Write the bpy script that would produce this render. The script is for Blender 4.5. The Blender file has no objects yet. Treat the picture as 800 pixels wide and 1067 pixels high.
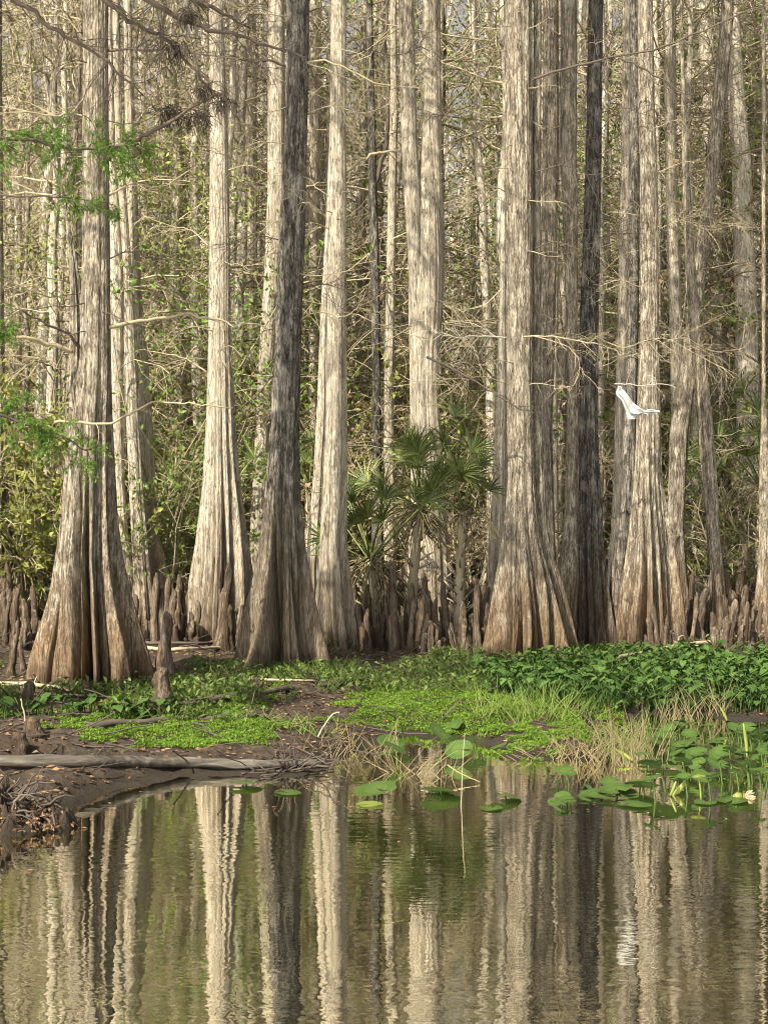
import bpy, math, random
import numpy as np
random.seed(7); rng = np.random.default_rng(11)
SC = bpy.context.scene; COL = SC.collection
F = 1550.0; CX = 400.0; HY = 545.0; HC = 1.7        # focal length in pixels, principal column, horizon row, eye height
R = math.radians
def U(a, b): return random.uniform(a, b)
def P(px, py, D): return np.array([(px-CX)/F*D, D, HC+(HY-py)/F*D])
def sstep(a, b, x):
    t = np.clip((x-a)/(b-a), 0, 1); return t*t*(3-2*t)

# ------------------------------------------------------------------ terrain function
_sx = rng.uniform(-1, 1, (26, 2)); _sf = np.geomspace(.5, 7, 26); _sp = rng.uniform(0, 6.28, 26)
def fnoise(x, y):
    s = 0
    for (a, b), f, p in zip(_sx, _sf, _sp):
        n = math.hypot(a, b)+1e-6; s = s+np.sin((a*x+b*y)/n*f*2+p)/f**.65
    return s/4.0
def shore(x):
    xs = [-60, -2.6, -1.95, -1.7, -1.3, -.5, -.1, .6, .9, 1.5, 1.75, 2.2, 60]
    ys = [7.6, 7.9, 8.35, 9.3, 9.75, 10.1, 11.3, 11.5, 10.5, 10.5, 12.3, 12.9, 13.0]
    return np.interp(x, xs, ys)
def gz(x, y):
    x = np.asarray(x, float); y = np.asarray(y, float)
    d = y-shore(x)-.25*fnoise(x*1.3+4, y*1.3)
    z = np.where(d < 0, np.maximum(d*.45, -.9), .10*sstep(0, 1.0, d)+.11*sstep(.8, 4.5, d)+.12*sstep(4, 10, d))
    z = z+(.035*fnoise(x*1.7, y*1.7)+.02*fnoise(x*5+2, y*5)+.012*fnoise(x*13+2, y*13))*sstep(-.3, .9, d)
    return z
def gpt(px, py):                                     # the ground point seen at a pixel
    D = np.arange(6, 70, .02); X = (px-CX)/F*D; zr = HC+(HY-py)/F*D
    hit = np.nonzero(zr <= np.maximum(gz(X, D), 0))[0]
    i = hit[0] if len(hit) else -1
    return np.array([X[i], D[i], zr[i]])
def on_ground(px, D):
    X = (px-CX)/F*D; return np.array([X, D, float(gz(X, D))])

# ------------------------------------------------------------------ materials
def new_mat(name):
    m = bpy.data.materials.new(name); m.use_nodes = True
    nt = m.node_tree; nt.nodes.clear(); return m, nt
def N(nt, t, **kw):
    n = nt.nodes.new(t)
    for k, v in kw.items():
        if k in n.inputs: n.inputs[k].default_value = v
        else: setattr(n, k, v)
    return n
def ramp(nt, stops):
    r = nt.nodes.new('ShaderNodeValToRGB'); e = r.color_ramp.elements
    e[0].position, e[0].color = stops[0][0], (*stops[0][1], 1)
    e[1].position, e[1].color = stops[-1][0], (*stops[-1][1], 1)
    for p, c in stops[1:-1]:
        q = e.new(p); q.color = (*c, 1)
    return r
def mix(nt, fac, a, b, blend='MIX'):
    m = nt.nodes.new('ShaderNodeMix'); m.data_type = 'RGBA'; m.blend_type = blend
    for s, v in ((m.inputs[0], fac), (m.inputs[6], a), (m.inputs[7], b)):
        if hasattr(v, 'links') or hasattr(v, 'is_linked'): nt.links.new(v, s)
        elif isinstance(v, tuple): s.default_value = (*v, 1) if len(v) == 3 else v
        else: s.default_value = v
    return m.outputs[2]
def mapped(nt, scale, coord='Object'):
    tc = nt.nodes.new('ShaderNodeTexCoord'); mp = nt.nodes.new('ShaderNodeMapping')
    mp.inputs['Scale'].default_value = scale; nt.links.new(tc.outputs[coord], mp.inputs['Vector']); return mp.outputs[0]
def noise(nt, vec, scale=1.0, detail=6, rough=.6):
    n = N(nt, 'ShaderNodeTexNoise', Scale=scale, Detail=detail, Roughness=rough); nt.links.new(vec, n.inputs['Vector']); return n.outputs['Fac']
def maprange(nt, v, a, b, c, d):
    n = nt.nodes.new('ShaderNodeMapRange'); n.interpolation_type = 'SMOOTHSTEP'
    for i, q in enumerate((a, b, c, d)): n.inputs[1+i].default_value = q
    nt.links.new(v, n.inputs[0]); return n.outputs[0]
def math_(nt, op, a, b):
    n = nt.nodes.new('ShaderNodeMath'); n.operation = op
    for i, v in enumerate((a, b)):
        if hasattr(v, 'is_linked'): nt.links.new(v, n.inputs[i])
        else: n.inputs[i].default_value = v
    return n.outputs[0]
def finish(m, nt, col, rough=.85, bump=None, bs=.6, bd=.02, spec=.25):
    b = N(nt, 'ShaderNodeBsdfPrincipled', Roughness=rough); b.inputs['Specular IOR Level'].default_value = spec
    if hasattr(col, 'is_linked'): nt.links.new(col, b.inputs['Base Color'])
    else: b.inputs['Base Color'].default_value = (*col, 1)
    if bump is not None:
        bn = N(nt, 'ShaderNodeBump', Strength=bs, Distance=bd); nt.links.new(bump, bn.inputs['Height']); nt.links.new(bn.outputs[0], b.inputs['Normal'])
    o = nt.nodes.new('ShaderNodeOutputMaterial'); nt.links.new(b.outputs[0], o.inputs[0]); return m
def bark(name, dark, mid, light, stain=(.185, .118, .064), stain_h=1.4, stain_amt=.78, mott=.5):
    m, nt = new_mat(name)
    oi = nt.nodes.new('ShaderNodeObjectInfo')
    v1 = mapped(nt, (15, 15, 3.4)); v2 = mapped(nt, (44, 44, 9)); v3 = mapped(nt, (3.6, 3.6, 1.8)); v4 = mapped(nt, (80, 80, 30))
    n1 = noise(nt, v1, 1, 8, .65); n2 = noise(nt, v2, 1, 5, .6); n3 = noise(nt, v3, 1, 5, .6); n4 = noise(nt, v4, 1, 3, .6)
    c = ramp(nt, [(.37, dark), (.465, mid), (.57, light)])
    nt.links.new(math_(nt, 'ADD', math_(nt, 'MULTIPLY', n1, .36), math_(nt, 'ADD', math_(nt, 'MULTIPLY', n2, .36), math_(nt, 'MULTIPLY', n4, .28))), c.inputs[0])
    col = c.outputs[0]
    n5 = noise(nt, mapped(nt, (12, 12, 4.5)), 1, 6, .75)
    col = mix(nt, maprange(nt, n5, .54, .43, 0, mott), col, tuple(k*.9 for k in dark))
    fr = noise(nt, mapped(nt, (26, 26, 1.7)), 1, 5, .65); crack = maprange(nt, math_(nt, 'ABSOLUTE', math_(nt, 'SUBTRACT', fr, .5), 0), .0, .028, 1, 0)
    crack = math_(nt, 'MULTIPLY', crack, maprange(nt, n5, .42, .56, .25, 1))
    col = mix(nt, math_(nt, 'MULTIPLY', crack, .75), col, tuple(k*.6 for k in dark))
    lich = maprange(nt, n3, .55, .68, 0, .5)
    col = mix(nt, lich, col, (.47, .43, .35))
    moss = maprange(nt, n3, .42, .30, 0, .45)
    col = mix(nt, moss, col, (.13, .12, .085))
    tc = nt.nodes.new('ShaderNodeTexCoord'); sp = nt.nodes.new('ShaderNodeSeparateXYZ'); nt.links.new(tc.outputs['Object'], sp.inputs[0])
    hz = math_(nt, 'ADD', sp.outputs[2], math_(nt, 'MULTIPLY', math_(nt, 'SUBTRACT', n1, .5), 2.2))
    st = math_(nt, 'MULTIPLY', maprange(nt, hz, stain_h, .1, 0, 1), stain_amt)
    sc = mix(nt, n2, tuple(k*.22 for k in stain), tuple(min(1, k*1.9) for k in stain))
    col = mix(nt, st, col, sc)
    wet = maprange(nt, math_(nt, 'ADD', sp.outputs[2], math_(nt, 'MULTIPLY', math_(nt, 'SUBTRACT', n1, .5), .7)), .30, .02, 0, .7)
    col = mix(nt, wet, col, (.06, .042, .028))
    tint = nt.nodes.new('ShaderNodeHueSaturation'); nt.links.new(col, tint.inputs['Color'])
    nt.links.new(maprange(nt, oi.outputs['Random'], 0, 1, .85, 1.12), tint.inputs['Value'])
    h = math_(nt, 'ADD', math_(nt, 'MULTIPLY', n2, .8), math_(nt, 'MULTIPLY', n4, .5))
    h = math_(nt, 'SUBTRACT', math_(nt, 'ADD', h, math_(nt, 'MULTIPLY', n1, .8)), math_(nt, 'MULTIPLY', crack, .5))
    return finish(m, nt, tint.outputs[0], .9, h, .8, .035, .12)
def leafy(name, a, b, trans=.35, rough=.5, scale=3.0):
    m, nt = new_mat(name)
    n = noise(nt, mapped(nt, (scale,)*3), 1, 3, .7); g = nt.nodes.new('ShaderNodeNewGeometry')
    f = math_(nt, 'ADD', math_(nt, 'MULTIPLY', n, .5), math_(nt, 'MULTIPLY', g.outputs['Random Per Island'], .5))
    c = ramp(nt, [(.2, a), (.8, b)]); nt.links.new(f, c.inputs[0])
    p = N(nt, 'ShaderNodeBsdfPrincipled', Roughness=rough); p.inputs['Specular IOR Level'].default_value = .3; nt.links.new(c.outputs[0], p.inputs['Base Color'])
    t = nt.nodes.new('ShaderNodeBsdfTranslucent'); nt.links.new(c.outputs[0], t.inputs[0])
    ms = N(nt, 'ShaderNodeMixShader', Fac=trans); nt.links.new(p.outputs[0], ms.inputs[1]); nt.links.new(t.outputs[0], ms.inputs[2])
    o = nt.nodes.new('ShaderNodeOutputMaterial'); nt.links.new(ms.outputs[0], o.inputs[0]); return m
def wood(name, a, b, scale=6.0):
    m, nt = new_mat(name)
    n = noise(nt, mapped(nt, (scale,)*3), 1, 5, .65); g = nt.nodes.new('ShaderNodeNewGeometry')
    f = math_(nt, 'ADD', math_(nt, 'MULTIPLY', n, .6), math_(nt, 'MULTIPLY', g.outputs['Random Per Island'], .4))
    c = ramp(nt, [(.25, a), (.75, b)]); nt.links.new(f, c.inputs[0])
    return finish(m, nt, c.outputs[0], .9, n, .5, .01, .1)
M = {}
M['bark'] = bark('cypress_bark', (.055, .045, .034), (.235, .198, .15), (.50, .44, .345))
M['bark_pale'] = bark('pale_cypress_bark', (.14, .115, .085), (.45, .39, .295), (.58, .52, .42), stain_amt=.5, mott=.28)
M['bark_dark'] = bark('dark_bark', (.02, .018, .016), (.078, .07, .06), (.27, .245, .21), stain=(.16, .10, .06), stain_amt=.5)  # dark wood of stumps and knees; painted shade on two stems
M['bark_charcoal'] = bark('shaded_top_bark', (.02, .018, .016), (.078, .07, .06), (.27, .245, .21), stain=(.20, .155, .105), stain_h=2.2, stain_amt=.8)  # shade on the stem painted dark, the paler stain paints its sunlit foot
M['bark_black'] = bark('shaded_bark', (.018, .016, .015), (.058, .052, .046), (.20, .185, .165), stain=(.12, .085, .055), stain_h=1.6, stain_amt=.7)  # full shade on the trunk, put into the bark colour
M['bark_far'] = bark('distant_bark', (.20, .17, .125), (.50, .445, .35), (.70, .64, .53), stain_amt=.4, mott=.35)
M['knee'] = bark('cypress_knee_bark', (.09, .065, .045), (.115, .09, .065), (.28, .225, .165), stain=(.13, .09, .06), stain_h=.4, stain_amt=.5)
M['twig'] = wood('bare_twig', (.19, .158, .105), (.47, .405, .27))
M['twig_pale'] = wood('bleached_twig', (.27, .245, .20), (.50, .46, .39))
M['twig_dark'] = wood('dark_twig', (.05, .04, .035), (.13, .105, .085))
M['moss_dark'] = wood('dark_moss', (.03, .025, .021), (.09, .072, .056), 20)
M['leaf_olive'] = leafy('olive_leaf', (.10, .12, .02), (.32, .33, .08))
M['leaf_green'] = leafy('green_leaf', (.08, .15, .02), (.20, .32, .05))
M['leaf_far'] = leafy('distant_leaf', (.095, .125, .025), (.30, .33, .08))
M['leaf_tan'] = leafy('dry_leaf', (.24, .17, .08), (.50, .38, .21))
M['needle'] = leafy('fresh_cypress_needle', (.07, .15, .02), (.20, .32, .06), .4)
M['taro'] = leafy('broad_leaf', (.022, .055, .010), (.095, .17, .035), .25, .6)
M['duckweed'] = leafy('bright_ground_cover', (.075, .15, .014), (.20, .32, .035), .3, .6)
M['herb'] = leafy('bank_herb', (.05, .085, .018), (.16, .22, .05), .3, .6)
M['dry_grass'] = leafy('dry_grass', (.17, .135, .07), (.38, .32, .18), .3, .7)
M['green_grass'] = leafy('green_grass', (.12, .2, .03), (.32, .42, .10), .35, .6)
M['palm'] = leafy('palmetto_leaf', (.045, .07, .018), (.26, .30, .095), .22, .35)
M['litter'] = leafy('fallen_leaf', (.085, .05, .028), (.30, .19, .105), .1, .8)
M['pad'] = leafy('lily_pad_leaf', (.035, .072, .014), (.095, .15, .035), .15, .4, 8)
M['pad_yellow'] = leafy('yellowing_pad_leaf', (.16, .21, .04), (.30, .34, .09), .3, .4, 8)
M['petal'] = leafy('pink_white_bloom', (.30, .18, .14), (.5, .38, .26), .2, .5)
def mk_cloth():
    m, nt = new_mat('white_cloth'); n = noise(nt, mapped(nt, (30, 30, 30)), 1, 4)
    return finish(m, nt, mix(nt, n, (.40, .40, .39), (.55, .55, .54)), .8, n, .3, .01)
M['cloth'] = mk_cloth()
def mk_log():
    m, nt = new_mat('grey_log'); n = noise(nt, mapped(nt, (3, 30, 30)), 1, 7); n2 = noise(nt, mapped(nt, (4, 4, 4)), 1, 5)
    c = ramp(nt, [(.3, (.03, .026, .021)), (.5, (.085, .075, .062)), (.7, (.18, .165, .14))]); nt.links.new(n, c.inputs[0])
    return finish(m, nt, mix(nt, maprange(nt, n2, .55, .7, 0, .6), c.outputs[0], (.09, .075, .05)), .85, n, .8, .02)
M['log'] = mk_log()
def mk_ground():
    m, nt = new_mat('swamp_floor')
    v = mapped(nt, (1, 1, 1)); n1 = noise(nt, v, 1.1, 7, .65); n2 = noise(nt, v, 9, 7, .7); n3 = noise(nt, v, 45, 4, .7)
    c = ramp(nt, [(.28, (.022, .017, .013)), (.48, (.06, .046, .034)), (.62, (.13, .092, .062)), (.8, (.22, .165, .11))])
    nt.links.new(math_(nt, 'ADD', math_(nt, 'MULTIPLY', n2, .6), math_(nt, 'MULTIPLY', n3, .4)), c.inputs[0])
    col = mix(nt, maprange(nt, n1, .42, .62, 0, .8), c.outputs[0], (.055, .036, .024))
    g = nt.nodes.new('ShaderNodeNewGeometry'); sp = nt.nodes.new('ShaderNodeSeparateXYZ'); nt.links.new(g.outputs['Position'], sp.inputs[0])
    wet = maprange(nt, math_(nt, 'ADD', sp.outputs[2], math_(nt, 'MULTIPLY', math_(nt, 'SUBTRACT', n2, .5), .12)), .14, .0, 0, .85)
    col = mix(nt, wet, col, (.028, .022, .015))
    h = math_(nt, 'ADD', math_(nt, 'MULTIPLY', n2, .8), math_(nt, 'MULTIPLY', n3, .4))
    return finish(m, nt, col, .85, h, .9, .06)
M['ground'] = mk_ground()
def mk_water():
    m, nt = new_mat('pond_water')
    tc = nt.nodes.new('ShaderNodeTexCoord')
    def wv(sx, sy, rot=0):
        mp = nt.nodes.new('ShaderNodeMapping'); mp.inputs['Scale'].default_value = (sx, sy, 1); mp.inputs['Rotation'].default_value = (0, 0, rot)
        nt.links.new(tc.outputs['Object'], mp.inputs[0]); return mp.outputs[0]
    a = noise(nt, wv(7, 13, .06), 1, 2, .5); b = noise(nt, wv(14, 34, -.1), 1, 2, .5); c = noise(nt, wv(.8, 2.2), 1, 2, .5); amp = noise(nt, wv(.5, .9), 1, 2, .5)
    h = math_(nt, 'ADD', math_(nt, 'MULTIPLY', a, 1.0), math_(nt, 'MULTIPLY', b, .18))
    h = math_(nt, 'MULTIPLY', h, maprange(nt, amp, .35, .65, .45, 1.1))
    h = math_(nt, 'ADD', h, math_(nt, 'MULTIPLY', c, .7))
    bn = N(nt, 'ShaderNodeBump', Strength=1.0, Distance=.0011); nt.links.new(h, bn.inputs['Height'])
    d = N(nt, 'ShaderNodeBsdfPrincipled', Roughness=.6); d.inputs['Base Color'].default_value = (.012, .012, .005, 1); d.inputs['Specular IOR Level'].default_value = 0
    g = N(nt, 'ShaderNodeBsdfGlossy', Roughness=.012); g.inputs['Color'].default_value = (.97, .95, .86, 1); nt.links.new(bn.outputs[0], g.inputs['Normal'])
    fr = N(nt, 'ShaderNodeFresnel', IOR=1.7); nt.links.new(bn.outputs[0], fr.inputs['Normal'])
    f = maprange(nt, fr.outputs[0], .1, .8, .76, .98)
    ms = nt.nodes.new('ShaderNodeMixShader'); nt.links.new(f, ms.inputs[0]); nt.links.new(d.outputs[0], ms.inputs[1]); nt.links.new(g.outputs[0], ms.inputs[2])
    o = nt.nodes.new('ShaderNodeOutputMaterial'); nt.links.new(ms.outputs[0], o.inputs[0]); return m
M['water'] = mk_water()

# ------------------------------------------------------------------ mesh building
class MB:
    def __init__(s): s.v = []; s.f = []; s.m = []; s.n = 0
    def add(s, verts, faces, mi=0):
        verts = np.asarray(verts, float).reshape(-1, 3); faces = np.asarray(faces, int)
        s.v.append(verts); s.f.append(faces+s.n); s.m.append(np.full(len(faces), mi)); s.n += len(verts)
    def build(s, name, mats, parent=None, smooth=True, origin=None):
        me = bpy.data.meshes.new(name); V = np.concatenate(s.v)
        if origin is not None: V = V-np.asarray(origin)
        me.vertices.add(len(V)); me.vertices.foreach_set('co', V.ravel())
        sizes = np.concatenate([np.full(len(f), f.shape[1]) for f in s.f]); idx = np.concatenate([f.ravel() for f in s.f])
        me.loops.add(len(idx)); me.loops.foreach_set('vertex_index', idx)
        me.polygons.add(len(sizes)); st = np.concatenate([[0], np.cumsum(sizes)[:-1]])
        me.polygons.foreach_set('loop_start', st); me.polygons.foreach_set('loop_total', sizes)
        if not isinstance(mats, (list, tuple)): mats = [mats]
        for m in mats: me.materials.append(m)
        me.polygons.foreach_set('material_index', np.concatenate(s.m)); me.update(calc_edges=True); me.validate()
        if smooth: me.polygons.foreach_set('use_smooth', [True]*len(me.polygons))
        o = bpy.data.objects.new(name, me); COL.objects.link(o)
        if parent is not None: o.parent = parent
        elif origin is not None: o.location = tuple(origin)
        return o
    # N tubes of K points each
    def tubes(s, Pt, Rd, sides=3, mi=0):
        Pt = np.asarray(Pt, float); Rd = np.asarray(Rd, float)
        if Pt.ndim == 2: Pt = Pt[None]; Rd = Rd[None]
        n, k, _ = Pt.shape
        T = np.gradient(Pt, axis=1); T /= np.linalg.norm(T, axis=2, keepdims=True)+1e-9
        avg = T.mean(1, keepdims=True); ref = np.where(np.abs(avg[..., 2:3]) > .75, np.array([1., .15, 0]), np.array([0, .1, 1.]))
        u = np.cross(T, np.broadcast_to(ref, T.shape)); u /= np.linalg.norm(u, axis=2, keepdims=True)+1e-9; w = np.cross(T, u)
        a = np.arange(sides)/sides*2*np.pi
        V = Pt[:, :, None]+Rd[:, :, None, None]*(np.cos(a)[None, None, :, None]*u[:, :, None]+np.sin(a)[None, None, :, None]*w[:, :, None])
        i = np.arange(n)[:, None, None]*k*sides; j = np.arange(k-1)[None, :, None]*sides; q = np.arange(sides)[None, None]; q2 = (q+1) % sides
        Fq = np.stack([i+j+q, i+j+q2, i+j+sides+q2, i+j+sides+q], -1).reshape(-1, 4)
        s.add(V.reshape(-1, 3), Fq, mi)
        if sides > 3: 
            i0 = np.arange(n)[:, None]*k*sides
            s.f.append(s.n-n*k*sides+np.concatenate([i0+np.arange(sides)[::-1], i0+(k-1)*sides+np.arange(sides)])); s.m.append(np.full(2*n, mi))
    # diamond leaves: centre, length direction, size
    def leaves(s, C, size, width=.45, dirs=None, mi=0, up=None, bend=.25):
        C = np.asarray(C); n = len(C); size = np.broadcast_to(np.asarray(size, float), (n,))[:, None]
        d = rng.normal(size=(n, 3)) if dirs is None else np.asarray(dirs, float).copy()
        d /= np.linalg.norm(d, axis=1, keepdims=True)+1e-9
        nn = rng.normal(size=(n, 3)) if up is None else np.array([0, 0, 1.])+rng.normal(size=(n, 3))*up
        b = np.cross(d, nn); b /= np.linalg.norm(b, axis=1, keepdims=True)+1e-9; nn = np.cross(b, d)
        w = size*width*.5
        V = np.stack([C-d*size*.5, C+b*w+nn*w*bend, C+d*size*.5-nn*size*.08, C-b*w+nn*w*bend], 1).reshape(-1, 3)
        i = np.arange(n)[:, None]*4
        s.add(V, np.concatenate([i+np.array([[0, 1, 2]]), i+np.array([[0, 2, 3]])]), mi)
def unit(a): return a/(np.linalg.norm(a, axis=-1, keepdims=True)+1e-9)
def curve(p0, d, L, k, wob=.12, droop=0.0):          # N wandering polylines
    p0 = np.asarray(p0, float); n = len(p0); d = unit(np.asarray(d, float)); L = np.broadcast_to(np.asarray(L, float), (n,))
    pts = [p0]; 
    for j in range(1, k):
        d = unit(d+rng.normal(size=(n, 3))*wob+np.array([0, 0, -droop])); pts.append(pts[-1]+d*(L/(k-1))[:, None])
    return np.stack(pts, 1)
def spawn(Pt, m, lo=.15, hi=1.0, side=1.0, fwd=.6, up=0.0):   # m start points and directions on each polyline
    n, k, _ = Pt.shape; t = rng.uniform(lo, hi, (n, m))*(k-1); i = np.minimum(t.astype(int), k-2); f = (t-i)[..., None]
    A = np.take_along_axis(Pt, i[..., None].repeat(3, -1), 1); B = np.take_along_axis(Pt, (i+1)[..., None].repeat(3, -1), 1)
    p = A+(B-A)*f; tan = unit(B-A); r = rng.normal(size=p.shape); r = unit(r-tan*(r*tan).sum(-1, keepdims=True))
    return p.reshape(-1, 3), unit(tan*fwd+r*side+np.array([0, 0, up])).reshape(-1, 3), (t/(k-1)).reshape(-1)
def poly(pts, k=None):                               # smooth resampling of a polyline
    pts = np.asarray(pts, float); n = len(pts); k = k or (n-1)*4+1
    t = np.linspace(0, n-1, k); i = np.minimum(t.astype(int), n-2); f = (t-i)[:, None]
    p0 = pts[np.maximum(i-1, 0)]; p1 = pts[i]; p2 = pts[i+1]; p3 = pts[np.minimum(i+2, n-1)]
    return .5*((2*p1)+(-p0+p2)*f+(2*p0-5*p1+4*p2-p3)*f*f+(-p0+3*p1-3*p2+p3)*f**3)
def tag(o, label=None, cat=None, group=None, kind=None):
    for k, v in (('label', label), ('category', cat), ('group', group), ('kind', kind)):
        if v: o[k] = v
    return o
def empty(name, loc, rz=0.0):
    o = bpy.data.objects.new(name, None); COL.objects.link(o); o.location = tuple(loc); o.rotation_euler = (0, 0, rz); o.empty_display_size = .2; return o
KIDS = {}
def copy_tree(o, parent=None):
    c = o.copy(); COL.objects.link(c); c.parent = parent
    for ch in o.children: copy_tree(ch, c)
    return c

# ------------------------------------------------------------------ ground and water
def axis(segs):
    out = []
    for a, b, st in segs: out += list(np.arange(a, b, st))
    return np.array(out+[segs[-1][1]])
gx = axis([(-320, -40, 35), (-40, -12, 2), (-12, -6, .35), (-6, 7, .075), (7, 13, .35), (13, 40, 2), (40, 320, 35)])
gy = axis([(-60, 4, 8), (4, 7, .5), (7, 20, .075), (20, 32, .3), (32, 60, 2), (60, 600, 45)])
XX, YY = np.meshgrid(gx, gy); ZZ = gz(XX, YY)
fx, fy = len(gx), len(gy); ii = (np.arange(fy-1)[:, None]*fx+np.arange(fx-1)[None]).ravel()
b = MB(); b.add(np.stack([XX, YY, ZZ], -1), np.stack([ii, ii+1, ii+fx+1, ii+fx], 1))
tag(b.build('ground', M['ground']), kind='structure')
b = MB(); b.add([(-40, -30, 0), (40, -30, 0), (40, 15.5, 0), (-40, 15.5, 0)], [[0, 1, 2, 3]])
tag(b.build('water', M['water']), kind='structure')

# ------------------------------------------------------------------ main cypresses
def trunk_mesh(prof, D, base, seed, flutes=7, deep=.42, clefts=(), nt=112, top_z=14.5, mat='bark', fine=.02, parent=None, name='trunk', lean=0.0, ydrift=0.0, phase=None):
    """prof: rows (py, xl, xr) from the photo, top to bottom; the trunk is grown from them at distance D."""
    rs = np.random.default_rng(seed)
    pr = sorted(prof); py = np.array([q[0] for q in pr], float); cx = np.array([(q[1]+q[2])/2 for q in pr]); hw = np.array([(q[2]-q[1])/2 for q in pr])
    z = HC+(HY-py)/F*D; x = (cx-CX)/F*D; r = hw/F*D
    o = np.argsort(z); z, x, r = z[o], x[o], r[o]
    rt = r[-1]; slope = (x[-1]-x[-2])/(z[-1]-z[-2]+1e-6)*.6
    z = np.append(z, [max(top_z*.75, z[-1]+1), max(top_z, z[-1]+2)]); x = np.append(x, [x[-1]+slope*(z[-2]-z[-3]), x[-1]+slope*(z[-1]-z[-3])*.9]); r = np.append(r, [rt*.75, rt*.25])
    zb = base[2]-.12
    zs = np.concatenate([np.linspace(zb, 3.2, 52), np.linspace(3.35, 8.2, 26), np.linspace(8.6, z[-1], 9)]) if zb < 2.5 else np.linspace(zb, z[-1], 40)
    X = np.interp(zs, z, x); Rr = np.interp(zs, z, r)
    ker = np.array([1, 2, 1])/4.
    for _ in range(3):
        X[1:-1] = np.convolve(X, ker, 'valid'); Rr[1:-1] = np.convolve(Rr, ker, 'valid')
    Rmin = np.interp(5.0, z, r) if z[-1] > 5 else rt
    flare = np.clip((Rr/Rmin-1)/2.4, 0, 1)
    dep = (.035+min(.72, deep*1.55)*flare**.75)[:, None]
    th = np.arange(nt)/nt*2*np.pi; TH = th[None]+.25*np.sin(zs*.35+seed)[:, None]*(1-flare[:, None])
    if phase is None: phase = rs.uniform(0, 6.28)
    wp = TH+.35*np.sin(TH+rs.uniform(0, 6.28))/max(1, flutes/5)+.22*np.sin(2*TH+rs.uniform(0, 6.28))/max(1, flutes/5)
    ridge = np.abs(np.cos(flutes/2*(wp+phase)))**.85
    ridge2 = np.abs(np.cos(flutes*1.15*(wp+phase*1.7+.6)))**.8
    lob = 1+(.16*np.sin(TH+rs.uniform(0, 6.28))+.12*np.sin(3*TH+rs.uniform(0, 6.28))+.10*np.sin(5*TH+rs.uniform(0, 6.28)+zs[:, None]))*flare[:, None]
    foot = np.exp(-np.maximum(zs-base[2], 0)/.22)[:, None]; lob = lob*(1+foot*.10*sum(np.sin(q*TH+rs.uniform(0, 6.28)) for q in (7, 11, 16)))
    shape = (1-dep+dep*ridge)*(1-.48*dep*(1-ridge2))*lob
    for ang, wd, dp, ztop in clefts:
        da = (th-R(ang)+np.pi) % (2*np.pi)-np.pi
        k = sstep(ztop, ztop-1.4, zs)[:, None]
        w_ = wd*(.35+.65*k); shape = shape*(1-dp*k*np.exp(-(da[None]/w_)**6))
    fn = 0
    for _ in range(9):
        fq = rs.integers(7, 34); fn = fn+np.sin(fq*TH+rs.uniform(0, 6.28)+1.3*np.sin(zs*rs.uniform(.6, 2.4)+rs.uniform(0, 6.28))[:, None])
    lump = sum(np.sin(zs*rs.uniform(1, 5)+rs.uniform(0, 6.28))[:, None]*np.cos(TH*rs.integers(1, 4)+rs.uniform(0, 6.28)) for _ in range(5))
    shape = shape*(1+fine*fn/3+.022*lump)
    # normalise so that the silhouette keeps the measured width
    cs = shape*np.cos(TH); er = cs.max(1)[:, None]; el = -cs.min(1)[:, None]; cs = np.where(cs > 0, cs/er, cs/el)
    YYc = D+ydrift*(zs-zb)
    V = np.stack([X[:, None]+Rr[:, None]*cs, YYc[:, None]+Rr[:, None]*shape*np.sin(TH)*.95, np.broadcast_to(zs[:, None], TH.shape)], -1)
    # roots dip irregularly into the soil
    m = MB(); k = len(zs); j = np.arange(k-1)[:, None]*nt; q = np.arange(nt)[None]
    m.add(V, np.stack([j+q, j+(q+1) % nt, j+nt+(q+1) % nt, j+nt+q], -1).reshape(-1, 4))
    ob = m.build(name, M[mat], parent, origin=base)
    return ob, (zs, X, Rr)

def spray(m, line, nsec, L, r, droop=.08, up=0.0, fine=5, lo=.2, k=5, L3=.35):
    """secondary twigs and their twiglets on a branch polyline"""
    p, d, t = spawn(line[None] if line.ndim == 2 else line, nsec, lo, 1.0, 1.0, .7, up)
    s = curve(p, d, L*(1.15-.6*t)*rng.uniform(.5, 1.2, len(p)), k, .18, droop)
    m.tubes(s, np.linspace(r, r*.4, k)[None].repeat(len(p), 0))
    if fine:
        p2, d2, t2 = spawn(s, fine, .2, 1, 1.0, .8, -.1); s2 = curve(p2, d2, L*L3*rng.uniform(.4, 1.2, len(p2)), 4, .22, droop*1.3)
        m.tubes(s2, np.linspace(r*.5, r*.25, 4)[None].repeat(len(p2), 0)); return s2
    return s

TREES = {}
CROWNS = []
def crown_mesh(seed, h=6.0, n=16, L=2.6, mat='twig'):
    m = MB(); z0 = np.linspace(0, h, n); a = rng.uniform(0, 6.28, n)
    d = np.stack([np.cos(a), np.sin(a), rng.uniform(.0, .5, n)], 1); p0 = np.stack([z0*0, z0*0, z0], 1)
    s = curve(p0, d, L*(1.1-.7*z0/h)*rng.uniform(.7, 1.2, n), 8, .14, -.01)
    m.tubes(s, np.linspace(.05, .012, 8)[None].repeat(n, 0), 4)
    p, dd, t = spawn(s, 12, .2, 1, 1, .8); s2 = curve(p, dd, rng.uniform(.4, 1.1, len(p)), 5, .18, .03); m.tubes(s2, np.linspace(.012, .005, 5)[None].repeat(len(p), 0))
    p, dd, t = spawn(s2, 6, .2, 1, 1, .8); s3 = curve(p, dd, rng.uniform(.15, .5, len(p)), 3, .2, .05); m.tubes(s3, np.linspace(.007, .004, 3)[None].repeat(len(p), 0))
    return m
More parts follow.
